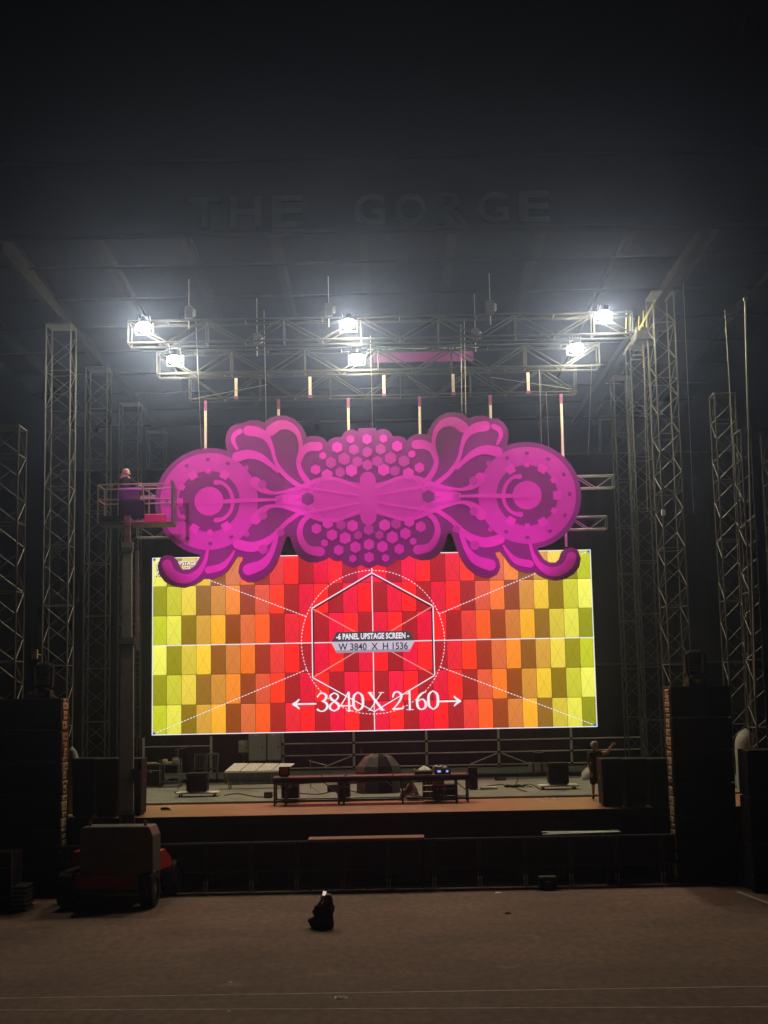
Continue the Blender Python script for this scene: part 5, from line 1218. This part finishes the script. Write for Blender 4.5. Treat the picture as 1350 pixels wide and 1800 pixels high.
w1 = figure('person', 'person in dark clothes sitting on the asphalt, back to the camera, holding up a phone', (X, Y, 0), cp_, [DARKWEAR, SKIN, HAIR, RUBBER])
mb = MB(); vs = []; nu = 16; prof = [(.0, .80, .012), (.055, .785, .0), (.094, .74, .0), (.108, .67, -.012), (.115, .58, -.03), (.125, .48, -.055), (.12, .36, -.075), (.10, .26, -.085)]
for rr_, z, yo in prof:
    for i in range(nu):
        a_ = 2 * math.pi * i / nu; q = rr_ * (1 + .05 * math.sin(7 * a_)); vs.append((hdp.x + q * math.cos(a_), hdp.y - .015 + yo + q * (1.0 if z > .6 else .55) * math.sin(a_) * (1 if math.sin(a_) < 0 or z > .72 else .25), z))
vs = [sc3(v_) for v_ in vs]
mb.add(vs, [(j * nu + i, j * nu + (i + 1) % nu, (j + 1) * nu + (i + 1) % nu, (j + 1) * nu + i) for j in range(len(prof) - 1) for i in range(nu)]).build('hair', HAIR, w1, smooth=True)
pc_ = sc3(Vector((X + .045, Y + .36, .735)))
t = thing('phone', pc_ - Vector((0, 0, .08)), 'phone with a glowing pale screen held up by the seated person', 'phone')
rotp = Matrix.Rotation(R(12), 3, 'Y') @ Matrix.Rotation(R(-8), 3, 'X')
MB().box(pc_, (.08, .009, .155), rotp).build('body', BLACK, t, .003)
MB().box(pc_ + Vector((0, -.0065, 0)), (.072, .003, .143), rotp).build('screen', emat('phone_screen', lin(255, 225, 210), .75), t)

# worker in the lift basket
q = at(220, 900, YK + .42); X, Y, Z = q.x, YK + .42, kz0 - .004
cp_ = []
hip = Vector((X - .02, Y, Z + .88)); ch = Vector((X + .0, Y + .04, Z + 1.27)); nk = Vector((X + .02, Y + .08, Z + 1.40)); hdp = Vector((X - .01, Y + .12, Z + 1.50))
cp_ += [(hip + Vector((-.07, 0, 0)), hip + Vector((.07, 0, 0)), .12, .12, 0), (hip, ch, .13, .15, 0), (ch + Vector((-.14, 0, .02)), ch + Vector((.14, 0, .02)), .08, .08, 0), (ch, nk, .1, .055, 0), (nk, hdp, .05, .055, 1), (hdp, hdp + Vector((0, .01, .025)), .09, .09, 1)]
for s in (-1, 1):
    kn = hip + Vector((s * .10, .05, -.42)); an = hip + Vector((s * .11, -.02, -.80))
    cp_ += [(hip + Vector((s * .08, 0, -.03)), kn, .085, .06, 0), (kn, an, .058, .042, 0), (an, an + Vector((0, .13, -.03)), .045, .04, 0)]
sh = ch + Vector((.18, 0, .03)); el = sh + Vector((.12, .12, -.20)); wr_ = Vector((X + .42, Y - .10, kz1 + .06)); el = (sh + wr_) / 2 + Vector((.05, .05, -.06))
cp_ += [(sh, el, .055, .045, 0), (el, wr_, .042, .03, 0)]; hand(cp_, wr_, (.6, -.5, -.3), (0, 0, 1), 1, .7)
sh = ch + Vector((-.18, 0, .03)); wr_ = Vector((X - .34, Y + .02, kz1 + .06)); el = (sh + wr_) / 2 + Vector((-.05, .05, -.04))
cp_ += [(sh, el, .055, .045, 0), (el, wr_, .042, .03, 0)]; hand(cp_, wr_, (-.4, -.5, -.3), (0, 0, 1), 1, .7)
face(cp_, hdp, (-.5, -.8, -.1), 1)
w2_ = figure('person', 'person in dark clothes and pale yellow hat standing in the lift basket', (X, Y, Z), cp_, [DARKWEAR, SKIN])
mb = MB(); vs = []; nu = 18; prof = [(.002, .155), (.06, .148), (.098, .11), (.112, .055), (.114, .02), (.15, .012), (.148, .004)]
for rr_, z in prof:
    for i in range(nu):
        a_ = 2 * math.pi * i / nu; vs.append((hdp.x + rr_ * math.cos(a_), hdp.y + .01 + rr_ * math.sin(a_), hdp.z + .01 + z))
mb.add(vs, [(j * nu + i, j * nu + (i + 1) % nu, (j + 1) * nu + (i + 1) % nu, (j + 1) * nu + i) for j in range(len(prof) - 1) for i in range(nu)]).build('hat', YELLOWHAT, w2_, smooth=True)
mb = MB(); mb.ball(hdp + Vector((-.05, -.03, -.10)), (.12, .09, .10), 12, 8); mb.ball(hdp + Vector((.06, -.02, -.12)), (.08, .08, .06), 12, 8); mb.build('scarf', YELLOWHAT, w2_, smooth=True)

# person leaning on the right front speakers
q = stg(1046, 1404); X, Y, Z = q.x, q.y, HS
cp_ = []
hip = Vector((X + .06, Y + .02, Z + .84)); ch = Vector((X + .05, Y - .08, Z + 1.20)); nk = Vector((X + .03, Y - .12, Z + 1.34)); hdp = Vector((X + .015, Y - .16, Z + 1.43))
cp_ += [(hip + Vector((-.07, 0, 0)), hip + Vector((.07, 0, 0)), .125, .125, 0), (hip, ch, .13, .14, 0), (ch + Vector((-.13, 0, .02)), ch + Vector((.13, 0, .02)), .07, .07, 0), (ch, nk, .1, .055, 0), (nk, hdp, .05, .055, 1), (hdp, hdp + Vector((0, 0, .03)), .088, .09, 2)]
for s in (-1, 1):
    kn = hip + Vector((s * .09, .0, -.42)); an = hip + Vector((s * .10, .02, -.78))
    cp_ += [(hip + Vector((s * .07, 0, -.03)), kn + Vector((0, 0, .04)), .105, .095, 0), (kn, an, .052, .036, 1), (an, an + Vector((-.02, -.13, -.03)), .042, .036, 3)]
sh = ch + Vector((.17, 0, .03)); el = Vector((X + .36, Y - .16, Z + 1.26)); wr_ = Vector((X + .48, Y - .24, Z + 1.44))
cp_ += [(sh, el, .05, .042, 1), (el, wr_, .04, .028, 1)]; hand(cp_, wr_, (.5, -.2, .4), (-1, 0, .2), 1, .7)
sh = ch + Vector((-.17, 0, .03)); el = sh + Vector((-.04, .02, -.27)); wr_ = el + Vector((.04, -.10, -.22))
cp_ += [(sh, el, .05, .042, 4), (el, wr_, .04, .028, 1)]; hand(cp_, wr_, (.1, -.2, -.9), (1, 0, 0), 1, .4)
face(cp_, hdp, (.8, -.5, -.2), 1)
w3_ = figure('person', 'person in black shorts and pale cap leaning at the right front speakers on stage', (X, Y, Z), cp_, [DARKWEAR, SKIN, mat('pale_hair', (.22, .2, .17), .7), RUBBER, GREYWEAR])
mb = MB(); vs = []; nu = 18; prof = [(.002, .135), (.06, .128), (.098, .09), (.108, .03), (.108, .0)]
for rr_, z in prof:
    for i in range(nu):
        a_ = 2 * math.pi * i / nu; vs.append((hdp.x + rr_ * math.cos(a_), hdp.y + rr_ * math.sin(a_), hdp.z + .0 + z))
mb.add(vs, [(j * nu + i, j * nu + (i + 1) % nu, (j + 1) * nu + (i + 1) % nu, (j + 1) * nu + i) for j in range(len(prof) - 1) for i in range(nu)]).build('cap', CLOTHW, w3_, smooth=True)
# pale bag behind that person
q = stg(1038, 1374); bx2, by2 = q.x, q.y
t = thing('cloth_bag', (bx2, by2, HR), 'slumped pale cloth bag beside the person on stage', 'bag')
mb = MB(); vs = []; nu, nv = 16, 8
for j in range(nv + 1):
    f = j / nv
    for i in range(nu):
        a_ = 2 * math.pi * i / nu; rad = .34 * math.sin(min(1, f * 1.2 + .08) * math.pi / 2) * (1 + .13 * math.sin(a_ * 4 + j * .8)); vs.append((bx2 + .14 * (1 - f) + rad * math.cos(a_), by2 + rad * .7 * math.sin(a_), HR + .002 + .52 * (1 - f)))
mb.add(vs, [(j * nu + i, j * nu + (i + 1) % nu, (j + 1) * nu + (i + 1) % nu, (j + 1) * nu + i) for j in range(nv) for i in range(nu)]).build('sack', CLOTHW, t, smooth=True)
bar('strap', (bx2 + .14, by2 - .05, HR + .5), (bx2 + .3, by2 - .2, HR + .3), .02, CLOTHW, t)

# ================================================================== left and right foreground odds and ends
p = onh(24, 1604); 
for k in range(6):
    w_ = .30; o = MB().box((p.x - .02 + .015 * math.sin(k * 2.1), p.y + .4 + .03 * math.sin(k * 1.7), .045 + k * .095), (.52 + .03 * (k == 0), .75, .055))
    t = thing('steel_tray', (p.x, p.y + .4, .02 + k * .095), '%s dark steel tray of the stack at the lower left picture edge' % (('lowest', 'second', 'third', 'fourth', 'fifth', 'topmost')[k]), 'tray', 'trays stacked at the left')
    o.build('plate', DARKSTEEL, t, .006); MB().box((p.x - .02, p.y + .02, .085 + k * .095), (.5, .02, .03)).build('rim', STEEL, t, .003)
p = onh(-20, 1606); road_case((p.x, p.y + .5, 0), (.95, .8, at(0, 1500, p.y).z), 'tall dark flight case cut by the lower left picture edge')
a = onh(1296, 1571); b = onh(1372, 1600); d = (b - a).normalized(); n_ = Vector((-d.y, d.x, 0))
for k in range(4):
    p0 = a + (b - a) * k / 4 + d * .01; p1 = a + (b - a) * (k + 1) / 4 - d * .01; w_ = .12
    t = thing('cable_ramp', (p0 + p1) / 2, '%s piece of the low cable ramp on the asphalt at lower right' % ('farthest', 'second', 'third', 'nearest')[k], 'cable ramp', 'pieces of the cable ramp')
    vs = [p + n_ * o_ + Vector((0, 0, z)) for p in (p0, p1) for o_, z in ((-w_, .003), (-w_ * .5, .05), (w_ * .5, .05), (w_, .003))]
    MB().add(vs, [(0, 1, 2, 3), (4, 5, 6, 7), (0, 1, 5, 4), (1, 2, 6, 5), (2, 3, 7, 6), (3, 0, 4, 7)]).build('ramp', mat('ramp_rubber', (.07, .06, .05), .8), t)
    vs = [p + n_ * o_ + Vector((0, 0, .053)) for p in (p0, p1) for o_ in (-w_ * .4, w_ * .4)]
    MB().add(vs, [(0, 1, 3, 2)]).build('lid', mat('ramp_lid', (.45, .38, .27), .7), t)
p = onh(1338, 1566); t = thing('pale_board', (p.x, p.y, 0), 'small pale panel propped low at the right picture edge', 'board')
c_ = at(1335, 1541, p.y - .3); box('panel', (c_.x, p.y - .3, c_.z), (.30, .03, .05), WHITE, t, .004)
for s in (-1, 1): bar('leg', (c_.x + s * .13, p.y - .3, 0), (c_.x + s * .13, p.y - .3, c_.z - .02), .012, DARKSTEEL, t)
for xx, yy, s_, lab in ((600, 1754, .13, 'crumpled white paper scrap near the front ground line'), (404, 1727, .05, 'tiny white scrap on the asphalt left of the paper'), (402, 1778, .035, 'tiny white scrap below the front ground line at left'), (876, 1570, .10, 'flat pale scrap near the barricade right of centre'), (893, 1606, .09, 'dark scrap on the asphalt right of the seated person')):
    p = onh(xx, yy); mb = MB(); vs = []; nn = 6
    for j in range(nn + 1):
        for i in range(nn + 1):
            u_, v_ = i / nn - .5, j / nn - .5; vs.append((p.x + u_ * s_ * 1.6 + random.uniform(-.1, .1) * s_, p.y + v_ * s_ * 1.5, .004 + s_ * .45 * random.random() * (1 - 2 * max(abs(u_), abs(v_)) * .8)))
    o = mb.add(vs, [(j * (nn + 1) + i, j * (nn + 1) + i + 1, (j + 1) * (nn + 1) + i + 1, (j + 1) * (nn + 1) + i) for j in range(nn) for i in range(nn)]).build('paper_scrap' if yy != 1606 else 'dark_scrap', WHITE if yy != 1606 else DARKWEAR, None, origin=(p.x, p.y, 0))
    tag(o, lab, 'scrap')

# ================================================================== haze in the air round the lamps
hm = bpy.data.materials.new('haze'); hm.use_nodes = True; nt = hm.node_tree
for n_ in list(nt.nodes):
    if n_.type == 'BSDF_PRINCIPLED': nt.nodes.remove(n_)
pv = nt.nodes.new('ShaderNodeVolumePrincipled'); pv.inputs['Color'].default_value = (.47, .59, 1.0, 1); pv.inputs['Density'].default_value = HAZE; pv.inputs['Anisotropy'].default_value = 0.90
nt.links.new(pv.outputs[0], nt.nodes['Material Output'].inputs['Volume'])
if HAZE > 0:
    h_o = MB().box((0, 50, 14), (320, 240, 30)).build('haze', hm); tag(h_o, 'thin bluish haze in the night air', 'haze', kind='stuff')
